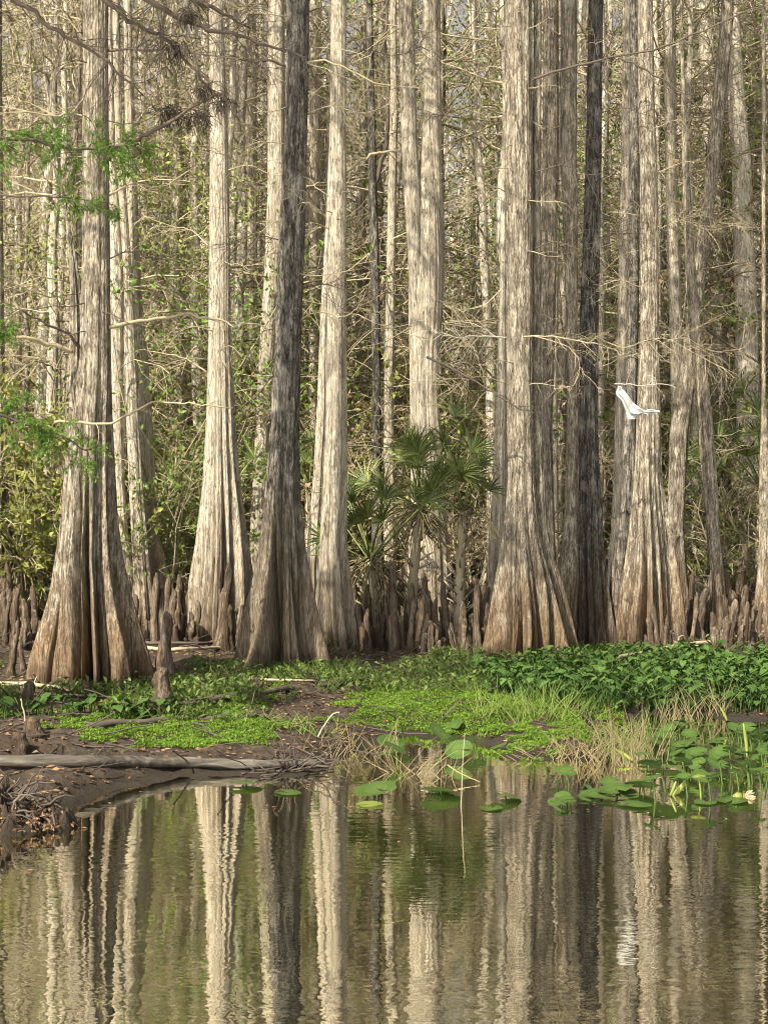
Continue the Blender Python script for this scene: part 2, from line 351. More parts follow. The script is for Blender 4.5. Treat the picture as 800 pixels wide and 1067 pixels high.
def main_tree(key, base, D, prof, label, name='cypress_tree', crown=True, **kw):
    root = empty(name, base); tag(root, label, 'tree')
    kw.setdefault('seed', sum(ord(c) for c in key)*7)
    tr, ax = trunk_mesh(prof, D, base, parent=root, **kw)
    TREES[key] = (root, ax, D, np.asarray(base))
    if crown:
        if len(CROWNS) < 3:
            c = crown_mesh(len(CROWNS), 6.5, 16, 2.4).build('crown', M['twig'], root); CROWNS.append(c)
        else:
            c = CROWNS[len(TREES) % 3].copy(); COL.objects.link(c); c.parent = root; c.rotation_euler = (0, 0, U(0, 6.28))
        zt = 5.7 if key == 'Q' else 9.0; c.location = (float(np.interp(zt, ax[0], ax[1]))-base[0], 0, zt-base[2])
    return root
def branch(key, pix, r0, r1=None, D=None, mat='twig', nsec=0, L=.5, droop=.08, fine=4, dD=0.0, moss=(), needles=0, lo=.15, up=0.0, rt=.004):
    root, ax, D0, base = TREES[key]; D = D or D0
    n = len(pix); pts = [P(px, py, D+dD*i/(n-1)) for i, (px, py) in enumerate(pix)]
    line = poly(pts); k = len(line); line[1:-1] += rng.normal(size=(k-2, 3))*r0*.5
    m = MB(); m.tubes(line, np.linspace(r0, r1 or r0*.4, k), 7)
    tips = spray(m, line, nsec, L, rt, droop, up, fine, lo) if nsec else None
    o = m.build('branch', M[mat], root, origin=base)
    for (px, py, s) in moss:
        c = P(px, py, D-.02)-base; mm = MB(); s *= .75
        p0 = c+rng.normal(size=(70, 3))*s*np.array([.42, .3, .2]); st = curve(p0, rng.normal(size=(70, 3))*np.array([1, 1, .5]), s*1.5, 5, .35, .45)
        mm.tubes(st, np.full((70, 5), .003)); mm.build('moss_clump', M['moss_dark'], o)
    if needles and tips is not None:
        pp, dd, t = spawn(tips, needles, 0, 1, 1.0, .9, .0)
        mm = MB(); mm.leaves(pp+dd*.02, rng.uniform(.022, .045, len(pp)), .22, dd, up=.8); mm.build('foliage', M['needle'], o, origin=base, smooth=False)
    return o
def stubs(key, n, zlo, zhi, L=.35, r=.006, mat='twig'):
    """short dead side shoots of the upper stem"""
    root, ax, D, base = TREES[key]
    z = rng.uniform(zlo, zhi, n); x = np.interp(z, ax[0], ax[1]); rr = np.interp(z, ax[0], ax[2]); a = rng.uniform(math.pi*.9, math.pi*2.1, n)
    p = np.stack([x+rr*.9*np.cos(a), D+rr*.9*np.sin(a), z], 1); d = np.stack([np.cos(a), np.sin(a)*.6, rng.uniform(-.25, .45, n)], 1)
    s = curve(p, d, L*rng.uniform(.4, 1.6, n), 6, .2, .03)
    for i in range(n):
        m = MB(); m.tubes(s[i], np.linspace(r, r*.4, 6), 4)
        p2, d2, t = spawn(s[i][None], 5, .25, 1, 1, .8, -.05); s2 = curve(p2, d2, L*.5*rng.uniform(.4, 1.4, 5), 4, .2, .1); m.tubes(s2, np.linspace(r*.45, r*.25, 4)[None].repeat(5, 0))
        m.build('twig', M[mat], root, origin=base)

gA = gpt(106, 717); gB = gpt(228, 668); gC = gpt(296, 694); gD = gpt(352, 674); gF = gpt(448, 660); gG = gpt(547, 688); gI = gpt(613, 676); gJ = gpt(677, 674)
main_tree('A', gA, gA[1], [(-80, 90, 112), (0, 87, 113), (100, 87, 113), (330, 85, 115), (400, 80, 116), (440, 75, 117), (500, 70, 120), (540, 66, 122), (580, 58, 127), (620, 52, 136), (650, 46, 144), (690, 38, 156), (715, 34, 162)],
    'large cypress with a black cleft splitting its orange-brown buttress, nearest to the pond', mat='bark', flutes=8, deep=.40, phase=.45, nt=208, clefts=[(-86, .19, .93, 2.5), (-55, .06, .6, 1.8), (-121, .06, .55, 1.3)])
main_tree('B', gB, gB[1], [(-80, 219, 232), (0, 218, 232), (150, 219, 238), (350, 217, 241), (430, 215, 245), (500, 211, 250), (560, 204, 258), (600, 197, 264), (640, 191, 268), (668, 186, 271)],
    'pale broad-skirted cypress rising behind the fallen pale stick, left of the dark leaning one', mat='bark_pale', flutes=11, deep=.36, clefts=[(-66, .055, .6, 2.5), (-42, .06, .5, 2.0), (-100, .04, .35, 1.3)])
main_tree('C', gC, gC[1], [(-80, 300, 324), (0, 299, 323), (150, 297, 320), (250, 290, 318), (350, 287, 314), (450, 281, 312), (530, 274, 314), (580, 268, 320), (620, 258, 328), (660, 250, 337), (694, 242, 347)],
    'charcoal-grey leaning cypress, its stem in shade above a wide striped buttress, centre-left on the bank', mat='bark_charcoal', flutes=9, deep=.42, phase=.2, nt=208, clefts=[(-96, .14, .92, 2.1), (-140, .16, .5, 2.0), (-46, .15, .85, 1.9)])
main_tree('D', gD, gD[1], [(-80, 347, 361), (0, 345, 361), (200, 343, 361), (330, 341, 361), (430, 340, 362), (500, 337, 362), (570, 333, 362), (620, 329, 368), (674, 326, 378)],
    'smooth cream-barked cypress just left of the palmetto clump', mat='bark_pale', flutes=7, deep=.34)
main_tree('F', gF, gF[1], [(300, 425, 462), (400, 427, 456), (520, 428, 464), (600, 424, 470), (660, 420, 476)],
    'cream cypress forking into two thick parallel stems above the palmetto', mat='bark_pale', flutes=8, deep=.3, crown=False, top_z=4.9)
main_tree('G', gG, gG[1], [(-80, 525, 554), (0, 524, 554), (200, 527, 555), (400, 528, 555), (500, 529, 557), (560, 523, 563), (620, 512, 578), (660, 505, 588), (688, 498, 596)],
    'thick mottled grey cypress standing right of the palmetto clump at the edge of the greenery', mat='bark', flutes=12, deep=.44, nt=208, clefts=[(-52, .12, .9, 2.7), (-120, .06, .6, 1.4), (-86, .05, .5, 1.2)])
DI = gI[1]
main_tree('I', gI, DI, [(-80, 614, 629), (0, 613, 628), (200, 609, 626), (350, 603, 623), (450, 600, 623), (550, 598, 627), (600, 594, 631), (640, 590, 637), (676, 584, 644)],
    'slim cypress nearly black with shade, with a dark deeply fluted foot', mat='bark_black', flutes=10, deep=.45)
main_tree('J', gJ, gJ[1], [(-80, 663, 680), (0, 664, 680), (100, 665, 681), (200, 666, 685), (330, 667, 686), (420, 664, 687), (500, 660, 689), (560, 653, 699), (620, 644, 709), (674, 636, 718)],
    'fluted tan cypress with a bell-shaped foot directly behind the white cloth', mat='bark', flutes=13, deep=.38, nt=208, clefts=[(-36, .12, .8, 2.7), (-75, .06, .6, 1.7), (-110, .05, .5, 1.4)])
# second stem of the forked cypress, the stub fused to the left one, companions
def stem(key, prof, D, seed, mat, nm='stem', **kw):
    root, ax, D0, base = TREES[key]
    return trunk_mesh(prof, D, base, seed, parent=root, name=nm, mat=mat, **kw)[0]
stem('F', [(-80, 414, 429), (0, 415, 431), (150, 418, 435), (240, 423, 441), (290, 426, 446), (360, 428, 448), (440, 430, 449), (600, 432, 450)], gF[1]-.08, 5, 'bark_pale', flutes=5, deep=.1, nt=64)
stem('F', [(-80, 440, 458), (0, 441, 459), (150, 442, 460), (240, 441, 463), (300, 437, 463), (380, 434, 457), (440, 433, 456), (600, 436, 458)], gF[1]+.05, 6, 'bark_pale', flutes=5, deep=.1, nt=64)
stem('A', [(268, 75, 79), (275, 74, 84), (330, 73, 88), (440, 72, 90), (540, 64, 92), (620, 52, 92), (690, 30, 92), (715, 26, 94)], gA[1]+.16, 9, 'bark', 'broken_stem', flutes=6, deep=.3, nt=72, top_z=0)
stem('G', [(-80, 557, 563), (0, 556, 564), (300, 553, 563), (450, 552, 564), (560, 556, 570), (620, 566, 590), (688, 575, 606)], gG[1]+.1, 12, 'bark', flutes=5, deep=.25, nt=64)
stem('I', [(-80, 584, 602), (0, 584, 601), (150, 583, 601), (350, 590, 602), (500, 590, 602), (560, 586, 602), (600, 580, 603), (676, 566, 600)], DI-.45, 13, 'bark', flutes=6, deep=.25, nt=64)
stem('J', [(-80, 655, 664), (0, 656, 665), (200, 655, 666), (330, 653, 665), (450, 649, 662), (540, 643, 661), (600, 636, 656), (674, 628, 652)], gJ[1]+.12, 14, 'bark_dark', flutes=5, deep=.25, nt=64)  # dark bark paints the shade on this stem
# slimmer cypresses standing behind the front row
def second(key, prof, by, label, mat='bark_pale', D=None, **kw):
    pr = sorted(prof); x = (pr[-1][1]+pr[-1][2])/2
    g = gpt(x, by) if D is None else on_ground(x, D)
    kw.setdefault('crown', key in ('A4', 'M', 'O'))
    kw.setdefault('flutes', 7); kw.setdefault('deep', .3); kw.setdefault('nt', 72)
    main_tree(key, g, g[1], prof, label, mat=mat, **kw)
second('A2', [(-50, 108, 116), (0, 109, 117), (150, 112, 120), (300, 115, 131), (400, 115, 128), (500, 118, 130), (560, 122, 134), (650, 128, 148)], 646, 'pale slim cypress touching the right edge of the cleft cypress, first of three close stems')
second('A3', [(-50, 116, 123), (150, 120, 128), (300, 128, 139), (400, 130, 143), (500, 134, 149), (600, 140, 158), (650, 138, 164)], 648, 'middle one of three close pale stems behind the cleft cypress')
second('A4', [(-50, 128, 136), (0, 129, 137), (300, 133, 147), (400, 141, 157), (500, 146, 162), (560, 148, 166), (600, 146, 176), (650, 140, 190)], 644, 'rightmost of three close pale stems, its foot spreading to the right')
second('B2', [(-50, 250, 266), (0, 251, 267), (100, 252, 268), (300, 252, 268), (450, 252, 268), (560, 250, 270), (640, 246, 274)], 628, 'pale cream trunk standing behind and between the broad-skirted cypress and the leaning dark one')
second('C2', [(-50, 280, 297), (0, 280, 297), (200, 279, 297), (300, 275, 291), (350, 271, 287), (450, 266, 281), (570, 260, 277), (640, 256, 282)], 640, 'cream trunk hugging the left side of the charcoal leaning cypress')
second('R', [(-50, 322, 335), (0, 322, 335), (200, 322, 334), (350, 322, 333), (500, 322, 333), (630, 318, 338)], 630, 'narrow pale trunk just right of the charcoal leaning cypress')
second('D2', [(200, 341, 347), (350, 333, 341), (430, 330, 341), (500, 326, 338), (590, 318, 333), (650, 314, 336)], 655, 'thin cream stem leaning into the smooth cream-barked cypress from its left', crown=False, top_z=5.0)
second('E', [(-50, 381, 387), (0, 381, 388), (200, 384, 393), (300, 386, 396), (400, 388, 397), (500, 388, 398), (640, 386, 402)], 640, 'thin dark forked trunk behind the left side of the palmetto', 'bark_dark')  # trunk stands in shade, painted here with the dark bark
second('E2', [(-50, 406, 413), (0, 406, 412), (100, 407, 415), (200, 404, 413), (300, 402, 412), (420, 400, 410), (640, 398, 414)], 636, 'wavy cream sapling trunk between the thin dark one and the forked cypress')
second('G2', [(250, 521, 527), (350, 518, 527), (450, 516, 528), (540, 510, 530), (600, 506, 534), (650, 500, 538)], 656, 'pale short-footed trunk peeping out at the left of the mottled grey cypress', top_z=9)
second('H1', [(-50, 566, 581), (0, 566, 582), (150, 565, 582), (350, 562, 578), (450, 561, 575), (560, 562, 578), (640, 560, 582)], 650, 'grey-tan trunk between the mottled cypress and the black one', 'bark')
second('H3', [(150, 574, 582), (250, 572, 583), (400, 572, 580), (560, 573, 582), (640, 570, 584)], 636, 'thin bright stem seen in the slit left of the black cypress', top_z=8)
second('J2', [(-50, 648, 656), (0, 649, 657), (200, 646, 657), (330, 643, 653), (450, 640, 649), (540, 637, 646), (600, 632, 643), (650, 628, 645)], 648, 'slender cream trunk tucked against the left of the bell-footed cypress')
second('L', [(-50, 688, 699), (0, 690, 700), (100, 692, 702), (200, 693, 704), (340, 697, 710), (450, 699, 712), (640, 696, 716)], 636, 'pale narrow trunk between the bell-footed cypress and the slanting trunk')
second('K', [(-50, 755, 768), (0, 750, 763), (60, 746, 760), (150, 738, 752), (220, 730, 743), (300, 719, 733), (400, 706, 724), (450, 697, 717), (550, 694, 712), (600, 697, 716), (650, 690, 722)], 650, 'slanting bare trunk leaning to the right above the bell-footed cypress', 'bark')
second('K2', [(300, 716, 724), (400, 715, 729), (470, 714, 737), (560, 712, 736), (640, 706, 740)], 632, 'short cream buttressed trunk behind the slanting trunk', top_z=9)
second('M', [(250, 712, 722), (330, 716, 728), (410, 724, 740), (500, 731, 747), (560, 736, 750), (600, 740, 754), (672, 738, 760)], 668, 'tan stem bending left at the top, standing in the knees at the far right', 'bark', top_z=8)
second('N', [(575, 790, 806), (590, 789, 808), (620, 786, 812), (670, 780, 822)], 668, 'grey split-footed stump cut off by the right border', 'bark', crown=False, top_z=0, name='stump')
second('O', [(-50, -12, 2), (300, -10, 4), (500, -16, 8), (600, -26, 14), (650, -30, 18)], 640, 'brown trunk half cut off by the left border', 'bark')
second('O2', [(-50, 46, 56), (200, 44, 55), (400, 38, 48), (560, 30, 44), (640, 22, 50)], 622, 'pale trunk behind and left of the cleft cypress', 'bark_pale')
second('O3', [(-50, 70, 86), (0, 70, 87), (300, 68, 84), (560, 58, 78), (620, 50, 82)], 618, 'grey trunk half hidden behind the left edge of the cleft cypress', 'bark_pale')
# off-frame tree on the left bank whose boughs hang into the picture
gQ = np.array([-4.0, 10.9, float(gz(-4.0, 10.9))])
_D = gQ[1]; _c = CX+gQ[0]/_D*F
main_tree('Q', gQ, _D, [(-900, _c-17, _c+17), (-300, _c-20, _c+20), (200, _c-24, _c+24), (500, _c-32, _c+30), (700, _c-50, _c+45), (790, _c-65, _c+52)], 'cypress beyond the left border whose dark mossy boughs hang across the top left corner', mat='bark', nt=72)

# ------------------------------------------------------------------ branches named after what the photo shows
branch('A', [(108, 168), (120, 156), (140, 147), (160, 138), (186, 123), (205, 110), (232, 98)], .028, .008, mat='twig_dark', nsec=14, L=.5, moss=[(176, 114, .16), (205, 120, .17), (231, 103, .14)], dD=-.4)
branch('A', [(113, 342), (138, 336), (169, 332), (199, 328), (229, 334), (247, 342)], .022, .008, nsec=8, L=.45, dD=.3)
branch('A', [(57, 440), (85, 440), (111, 441), (135, 432), (158, 420), (190, 420), (216, 422), (243, 425)], .014, .006, D=gA[1]-.3, nsec=8, L=.4)
branch('A', [(86, 368), (76, 350), (58, 342), (40, 334), (20, 322)], .018, .006, mat='twig_dark', nsec=8, L=.5, dD=-.5)
branch('A', [(76, 366), (50, 358), (25, 352), (-15, 346)], .024, .012, nsec=8, L=.6, dD=-.4)
branch('A', [(84, 438), (78, 430), (72, 424)], .014, .006, mat='twig_dark')
branch('A', [(90, 98), (75, 118), (55, 120), (20, 116), (-10, 118)], .014, .005, nsec=14, L=.7, dD=-.5)
branch('A', [(110, 52), (150, 52), (190, 55), (235, 60), (280, 62)], .012, .005, mat='twig_dark', nsec=16, L=.6, dD=-.4, droop=.12)
branch('A', [(112, 205), (140, 190), (165, 196), (200, 176)], .010, .004, nsec=10, L=.5, dD=.4)
branch('B', [(216, 388), (195, 375), (170, 368), (155, 366)], .012, .004, nsec=6, L=.5)
branch('B', [(240, 435), (255, 422), (268, 412), (280, 396)], .012, .005, mat='twig_dark', nsec=5, L=.3)
branch('B', [(220, 260), (200, 240), (180, 236), (150, 225)], .010, .004, nsec=12, L=.6)
branch('C', [(300, 78), (330, 62), (365, 74), (400, 88), (440, 92)], .014, .005, nsec=22, L=.6, droop=.12, dD=-.3)
branch('C', [(300, 70), (280, 62), (262, 64), (240, 58)], .016, .006, mat='twig_dark', nsec=16, L=.6, droop=.12, dD=-.3)
branch('C', [(310, 335), (330, 325), (356, 330), (372, 322)], .008, .004, nsec=10, L=.5, dD=-.3)
branch('C', [(286, 350), (270, 338), (250, 336), (235, 326)], .010, .004, nsec=8, L=.4, dD=-.3)
branch('D', [(360, 180), (370, 170), (385, 162), (400, 158), (416, 158)], .022, .012)
branch('D', [(361, 262), (372, 250), (380, 236)], .010, .005, nsec=4, L=.3)
branch('D', [(343, 330), (365, 326), (400, 340), (440, 352)], .008, .004, nsec=14, L=.5, droop=.1, dD=-.5)
branch('E', [(390, 196), (398, 168), (402, 130), (405, 90), (402, 40), (406, -20)], .035, .02, mat='twig_dark')
branch('F', [(444, 372), (470, 383), (490, 394), (515, 410), (540, 425), (556, 430)], .014, .006, mat='twig_dark', D=gG[1]-.8, nsec=14, L=.45)
branch('G', [(530, 352), (500, 350), (475, 352), (452, 346)], .009, .004, mat='twig_pale', nsec=16, L=.5, dD=-.3, fine=5)
branch('G', [(545, 351), (575, 351), (605, 356), (630, 360), (648, 372)], .010, .004, mat='twig', D=gG[1]-.35, nsec=20, L=.45, dD=-.3, fine=6)
branch('G', [(556, 82), (584, 73), (624, 62), (678, 52), (732, 32), (773, 13), (805, 4)], .015, .006, mat='twig_dark', D=gG[1]-.3, nsec=16, L=.6, dD=-.6)
branch('G', [(556, 350), (592, 362), (604, 384), (592, 410)], .007, .003, mat='twig', D=gG[1]-.4, nsec=12, L=.4, fine=6)
branch('G', [(523, 300), (505, 318), (480, 322), (455, 312)], .008, .003, nsec=12, L=.5)
branch('I', [(622, 352), (650, 362), (690, 352), (730, 372), (770, 392)], .008, .003, mat='twig', nsec=22, L=.55, dD=-.5, droop=.12, fine=5)
branch('I', [(640, 400), (655, 400), (668, 402), (690, 400), (705, 404)], .007, .004, mat='twig_pale', D=gJ[1]-.75, nsec=8, L=.3, fine=4)
branch('J', [(644, 60), (665, 69), (699, 89), (719, 105), (739, 120), (782, 134)], .013, .004, mat='twig_dark', nsec=10, L=.5, D=gJ[1]-.4)
branch('K', [(716, 318), (740, 345), (770, 365), (806, 388)], .024, .014, mat='twig_dark', nsec=8, L=.5)
branch('K', [(735, 205), (715, 190), (690, 186), (668, 190)], .010, .004, nsec=10, L=.5)
for pix, mo in [([(-60, -40), (-20, -18), (18, 3), (52, 26), (85, 46), (120, 70), (150, 100)], ()),
                ([(60, -40), (105, -2), (135, 20), (160, 34), (180, 50), (205, 76), (228, 102)], [(183, 47, .13), (214, 92, .08)]),
                ([(120, -30), (160, 4), (200, 22), (240, 34), (280, 48), (320, 60)], [(196, 14, .1)]),
                ([(150, -30), (190, -4), (232, 14), (262, 30)], ())]:
    branch('Q', pix, .024, .006, D=10.2, mat='twig_dark', nsec=24, L=.6, droop=.1, dD=.5, moss=mo, fine=5, rt=.004)
branch('Q', [(-260, 60), (-120, 96), (-50, 128), (0, 142), (50, 150), (100, 154), (145, 150)], .022, .005, D=10.4, mat='twig_dark', nsec=34, L=.38, droop=.08, dD=.6, fine=6, needles=26, lo=.45)
branch('Q', [(-260, 420), (-120, 412), (-50, 420), (-10, 432), (25, 440), (60, 452), (92, 470)], .020, .004, D=10.4, mat='twig_dark', nsec=26, L=.34, droop=.1, dD=.3, fine=6, needles=28, lo=.5)
branch('Q', [(-250, 300), (-120, 322), (-50, 330), (-12, 336), (10, 340)], .012, .004, D=10.4, mat='twig_dark', nsec=12, L=.25, droop=.05, needles=22, lo=.6)
branch('Q', [(-200, 180), (-60, 196), (20, 204), (70, 206), (120, 214)], .010, .003, D=10.6, mat='twig_dark', nsec=18, L=.22, droop=.1, dD=.4, needles=16, lo=.6)
for key, x0, y0, pts_ in [('B', 225, 60, [(250, 72), (285, 70), (318, 84)]), ('B', 222, 120, [(195, 112), (165, 118), (135, 106)]), ('B', 232, 180, [(258, 172), (285, 182), (306, 176)]),
                          ('C', 299, 150, [(270, 148), (240, 160), (215, 156)]), ('C', 318, 120, [(345, 110), (380, 118), (410, 106)]), ('C', 292, 250, [(270, 246), (245, 256)]), ('C', 314, 300, [(340, 296), (372, 306), (400, 300)]),
                          ('D', 358, 60, [(385, 52), (412, 58), (440, 48)]), ('D', 344, 240, [(325, 232), (300, 238)]), ('D', 360, 400, [(385, 396), (410, 404)]),
                          ('G', 524, 120, [(500, 112), (470, 122), (445, 116)]), ('G', 526, 200, [(498, 190), (470, 198)]), ('G', 556, 180, [(585, 172), (615, 182), (640, 176)]), ('G', 556, 260, [(580, 252), (606, 262)]), ('G', 527, 400, [(500, 392), (472, 402), (450, 396)]),
                          ('I', 622, 120, [(645, 112), (672, 120)]), ('I', 620, 250, [(640, 242), (664, 250)]), ('J', 683, 240, [(710, 230), (740, 240), (768, 232)]), ('J', 668, 300, [(645, 292), (622, 300)]), ('J', 684, 360, [(712, 352), (742, 366), (776, 362)]),
                          ('A', 112, 270, [(135, 262), (160, 270), (185, 262)]), ('A', 88, 220, [(65, 212), (38, 222), (8, 214)]), ('A', 88, 20, [(60, 26), (30, 20), (-10, 30)]), ('K', 712, 400, [(740, 410), (770, 404), (800, 416)])]:
    branch(key, [(x0, y0)]+pts_, U(.005, .008), .0025, mat=random.choice(['twig', 'twig', 'twig_dark', 'twig_dark']), nsec=random.randint(14, 26), L=U(.5, .85), droop=U(.04, .14), dD=U(-.6, .3), fine=4, rt=.0035)
for k, n, a, b_, L, mt in [('A', 16, 3.2, 8, .5, 'twig_dark'), ('B', 12, 3.5, 8, .45, 'twig'), ('C', 14, 3.6, 8, .5, 'twig'), ('D', 8, 4, 8, .35, 'twig'), ('G', 16, 3, 8, .45, 'twig'),
                       ('I', 12, 3.2, 8, .4, 'twig'), ('J', 12, 3.4, 8, .4, 'twig'), ('K', 12, 4, 10, .5, 'twig'), ('H1', 10, 4, 9, .4, 'twig'), ('L', 10, 4, 9, .4, 'twig'), ('B2', 8, 3, 9, .4, 'twig'),
                       ('A2', 8, 4, 9, .4, 'twig'), ('A4', 10, 3, 9, .5, 'twig'), ('M', 8, 2.5, 5, .4, 'twig'), ('E', 12, 3, 9, .5, 'twig_dark'), ('O2', 10, 3, 9, .5, 'twig')]:
    stubs(k, n, a, b_, L, mat=mt)

# ------------------------------------------------------------------ where things stand, in words
MARKS = [(-60, 'the left border'), (106, 'the cleft cypress'), (228, 'the broad-skirted cypress'), (296, 'the charcoal leaning cypress'), (352, 'the smooth cream cypress'), (448, 'the forked cypress'),
         (547, 'the mottled grey cypress'), (613, 'the black cypress'), (677, 'the bell-footed cypress'), (745, 'the bent tan stem'), (870, 'the right border')]
def gap(px):
    for (a, n), (b_, k) in zip(MARKS, MARKS[1:]):
        if a <= px < b_: return n, k
    return MARKS[-2][1], MARKS[-1][1]
ORD = ['first', 'second', 'third', 'fourth', 'fifth', 'sixth', 'seventh', 'eighth', 'ninth', 'tenth', 'eleventh', 'twelfth', '13th', '14th', '15th', '16th', '17th', '18th', '19th', '20th', '21st', '22nd', '23rd', '24th', '25th', '26th', '27th', '28th', '29th', '30th']
ORD += ['%d%s' % (i, {1: 'st', 2: 'nd', 3: 'rd'}.get(i % 10, 'th')) for i in range(31, 90)]
def label_by_gap(items, what, cat, group):
    """items: (px, object); numbered from the left inside each gap between two front trees"""
    by = {}
    for px, o in items: by.setdefault(gap(px), []).append((px, o))
    for (a, b_), l in by.items():
        l.sort(key=lambda q: q[0])
        for i, (px, o) in enumerate(l):
            where = ('right of %s' % a if 'border' in b_ else 'left of %s' % b_ if 'border' in a else 'between %s and %s' % (a, b_)).replace(' cypress and ', ' and ') if 'border' not in a+b_ else ('right of %s' % a if 'border' in b_ else 'left of %s' % b_)
            tag(o, '%s %s from left, %s' % (ORD[i] if len(l) > 1 else 'only', what, where), cat, group)

# ------------------------------------------------------------------ background trees
def bg_tree(seed, h, r, mat):
    root = empty('swamp_tree', (0, 0, 0)); rs = np.random.default_rng(seed); k = 26
    z = np.linspace(-.2, h, k); x = np.cumsum(rs.normal(size=k)*.045)*rs.uniform(.4, 1.2)+z*rs.uniform(-.03, .03); y = np.cumsum(rs.normal(size=k)*.04)
    x -= x[0]; y -= y[0]
    rad = r*(1-.8*z/h)+r*1.5*np.exp(-np.maximum(z, 0)/.7)
    sides = 18; th = np.arange(sides)/sides*6.283; fl = 1+(.25*np.exp(-np.maximum(z, 0)/1.3)[:, None]+.03)*np.cos(6*th+seed)[None]
    zz = np.concatenate([np.linspace(-.2, 2, 12), np.linspace(2.4, h, 24)]); X = np.interp(zz, z, x); Y = np.interp(zz, z, y); Rr = r*(1-.8*zz/h)+r*1.4*np.exp(-np.maximum(zz, 0)/.7)
    sh = 1+(.25*np.exp(-np.maximum(zz, 0)/1.3)[:, None]+.04)*np.cos(6*th+seed+.2*zz[:, None])
    V = np.stack([X[:, None]+Rr[:, None]*sh*np.cos(th), Y[:, None]+Rr[:, None]*sh*np.sin(th), np.broadcast_to(zz[:, None], sh.shape)], -1)
    m = MB(); j = np.arange(len(zz)-1)[:, None]*sides; q = np.arange(sides)[None]
    m.add(V, np.stack([j+q, j+(q+1) % sides, j+sides+(q+1) % sides, j+sides+q], -1).reshape(-1, 4))
    m.build('trunk', M[mat], root)
    m = MB(); n = 20; zb = rs.uniform(h*.22, h*.97, n); a = rs.uniform(0, 6.28, n)
    p0 = np.stack([np.interp(zb, zz, X), np.interp(zb, zz, Y), zb], 1); d = np.stack([np.cos(a), np.sin(a), rs.uniform(0, .7, n)], 1)
    s = curve(p0, d, (2.7-1.9*zb/h)*rs.uniform(.5, 1.2, n), 7, .16, .0); m.tubes(s, np.linspace(.022, .008, 7)[None].repeat(n, 0))
    p, dd, t = spawn(s, 5, .15, 1, 1, .8); s2 = curve(p, dd, rng.uniform(.3, 1.1, len(p)), 5, .2, .02); m.tubes(s2, np.linspace(.010, .005, 5)[None].repeat(len(p), 0))
    p, dd, t = spawn(s2, 3, .15, 1, 1, .8); s3 = curve(p, dd, rng.uniform(.15, .6, len(p)), 3, .2, .04); m.tubes(s3, np.linspace(.006, .0035, 3)[None].repeat(len(p), 0))
    m.build('crown', M['twig'], root)
    return root
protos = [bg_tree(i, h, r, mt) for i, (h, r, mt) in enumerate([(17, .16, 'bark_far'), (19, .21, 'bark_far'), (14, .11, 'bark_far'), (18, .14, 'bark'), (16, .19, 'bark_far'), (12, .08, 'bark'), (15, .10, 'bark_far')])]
items = []; used = [False]*len(protos); k = 0
spots = []
for i in range(175):
    D = 23.0+25*random.random()**.8; px = U(-70, 870); spots.append((px, D))
for i in range(46): spots.append((U(-40, 840), -U(22.3, 30)))
for px, D in spots:
    thin = D < 0; D = abs(D)
    if random.random() < .1 or (468 < px < 512): continue
    v = random.choice((2, 5, 6, 6)) if thin else random.randrange(len(protos)); o = protos[v]
    if used[v]: o = copy_tree(o)
    used[v] = True; g = on_ground(px, D); o.location = tuple(g); o.rotation_euler = (R(U(-2.5, 2.5)), R(U(-2.5, 2.5)), U(0, 6.28)); s = U(.8, 1.2); o.scale = (s, s, U(.85, 1.15)); items.append((px, o))
label_by_gap(items, 'background trunk', 'tree', 'slender trunks in the swamp behind')

# ------------------------------------------------------------------ shrubs and thickets behind the front row
def shrub(seed, h, nst, leafn, lmat, lsize, tw='twig', spread=.5):
    root = empty('shrub', (0, 0, 0)); rs = np.random.default_rng(seed); m = MB()
    a = rs.uniform(0, 6.28, nst); d = np.stack([np.cos(a)*spread, np.sin(a)*spread, np.ones(nst)], 1)
    s = curve(np.stack([np.cos(a)*.12, np.sin(a)*.12, a*0-.1], 1), d, h*rs.uniform(.6, 1.1, nst), 9, .13, .02); m.tubes(s, np.linspace(.02, .006, 9)[None].repeat(nst, 0), 4)
    p, dd, t = spawn(s, 11, .2, 1, 1, .7, .1); s2 = curve(p, dd, h*.28*rng.uniform(.4, 1.2, len(p)), 6, .2, .04); m.tubes(s2, np.linspace(.008, .004, 6)[None].repeat(len(p), 0))
    p, dd, t = spawn(s2, 6, .2, 1, 1, .8); s3 = curve(p, dd, h*.1*rng.uniform(.4, 1.3, len(p)), 3, .2, .05); m.tubes(s3, np.linspace(.005, .003, 3)[None].repeat(len(p), 0))
    m.build('stems', M[tw], root)
    if leafn:
        p, dd, t = spawn(s3, leafn, .1, 1, 1, .8); l = MB(); l.leaves(p+dd*lsize*.4, rng.uniform(.6, 1.3, len(p))*lsize, .5, dd); l.build('foliage', M[lmat], root, smooth=False)
    return root
sh = [shrub(1, 3.2, 9, 5, 'leaf_olive', .10), shrub(2, 4.5, 10, 3, 'leaf_tan', .09), shrub(3, 5.5, 9, 5, 'leaf_olive', .11, spread=.35), shrub(4, 3.0, 10, 0, 'leaf_tan', .09), shrub(5, 4.0, 9, 6, 'leaf_green', .075), shrub(6, 6.5, 9, 2, 'leaf_tan', .12, spread=.3)]
sn = ['olive leafy shrub', 'tan dry-leaved shrub', 'tall olive shrub', 'bare twiggy shrub', 'bright green shrub', 'tall dry thicket shrub']
per = {i: [] for i in range(6)}
sspots = [(U(-60, 860), 23.5+22*random.random(), random.choices(range(6), [4, 5, 4, 4, 1.4, 4])[0]) for _ in range(125)]
sspots += [(165, 21.5, 4), (205, 22.5, 4), (770, 24, 4), (745, 27, 4), (800, 22, 4), (630, 25, 4), (30, 22, 0), (10, 24, 0), (60, 21.5, 0), (790, 21.5, 0), (760, 21, 3), (480, 22, 1), (500, 23, 3), (180, 24, 0)]
us = [False]*6
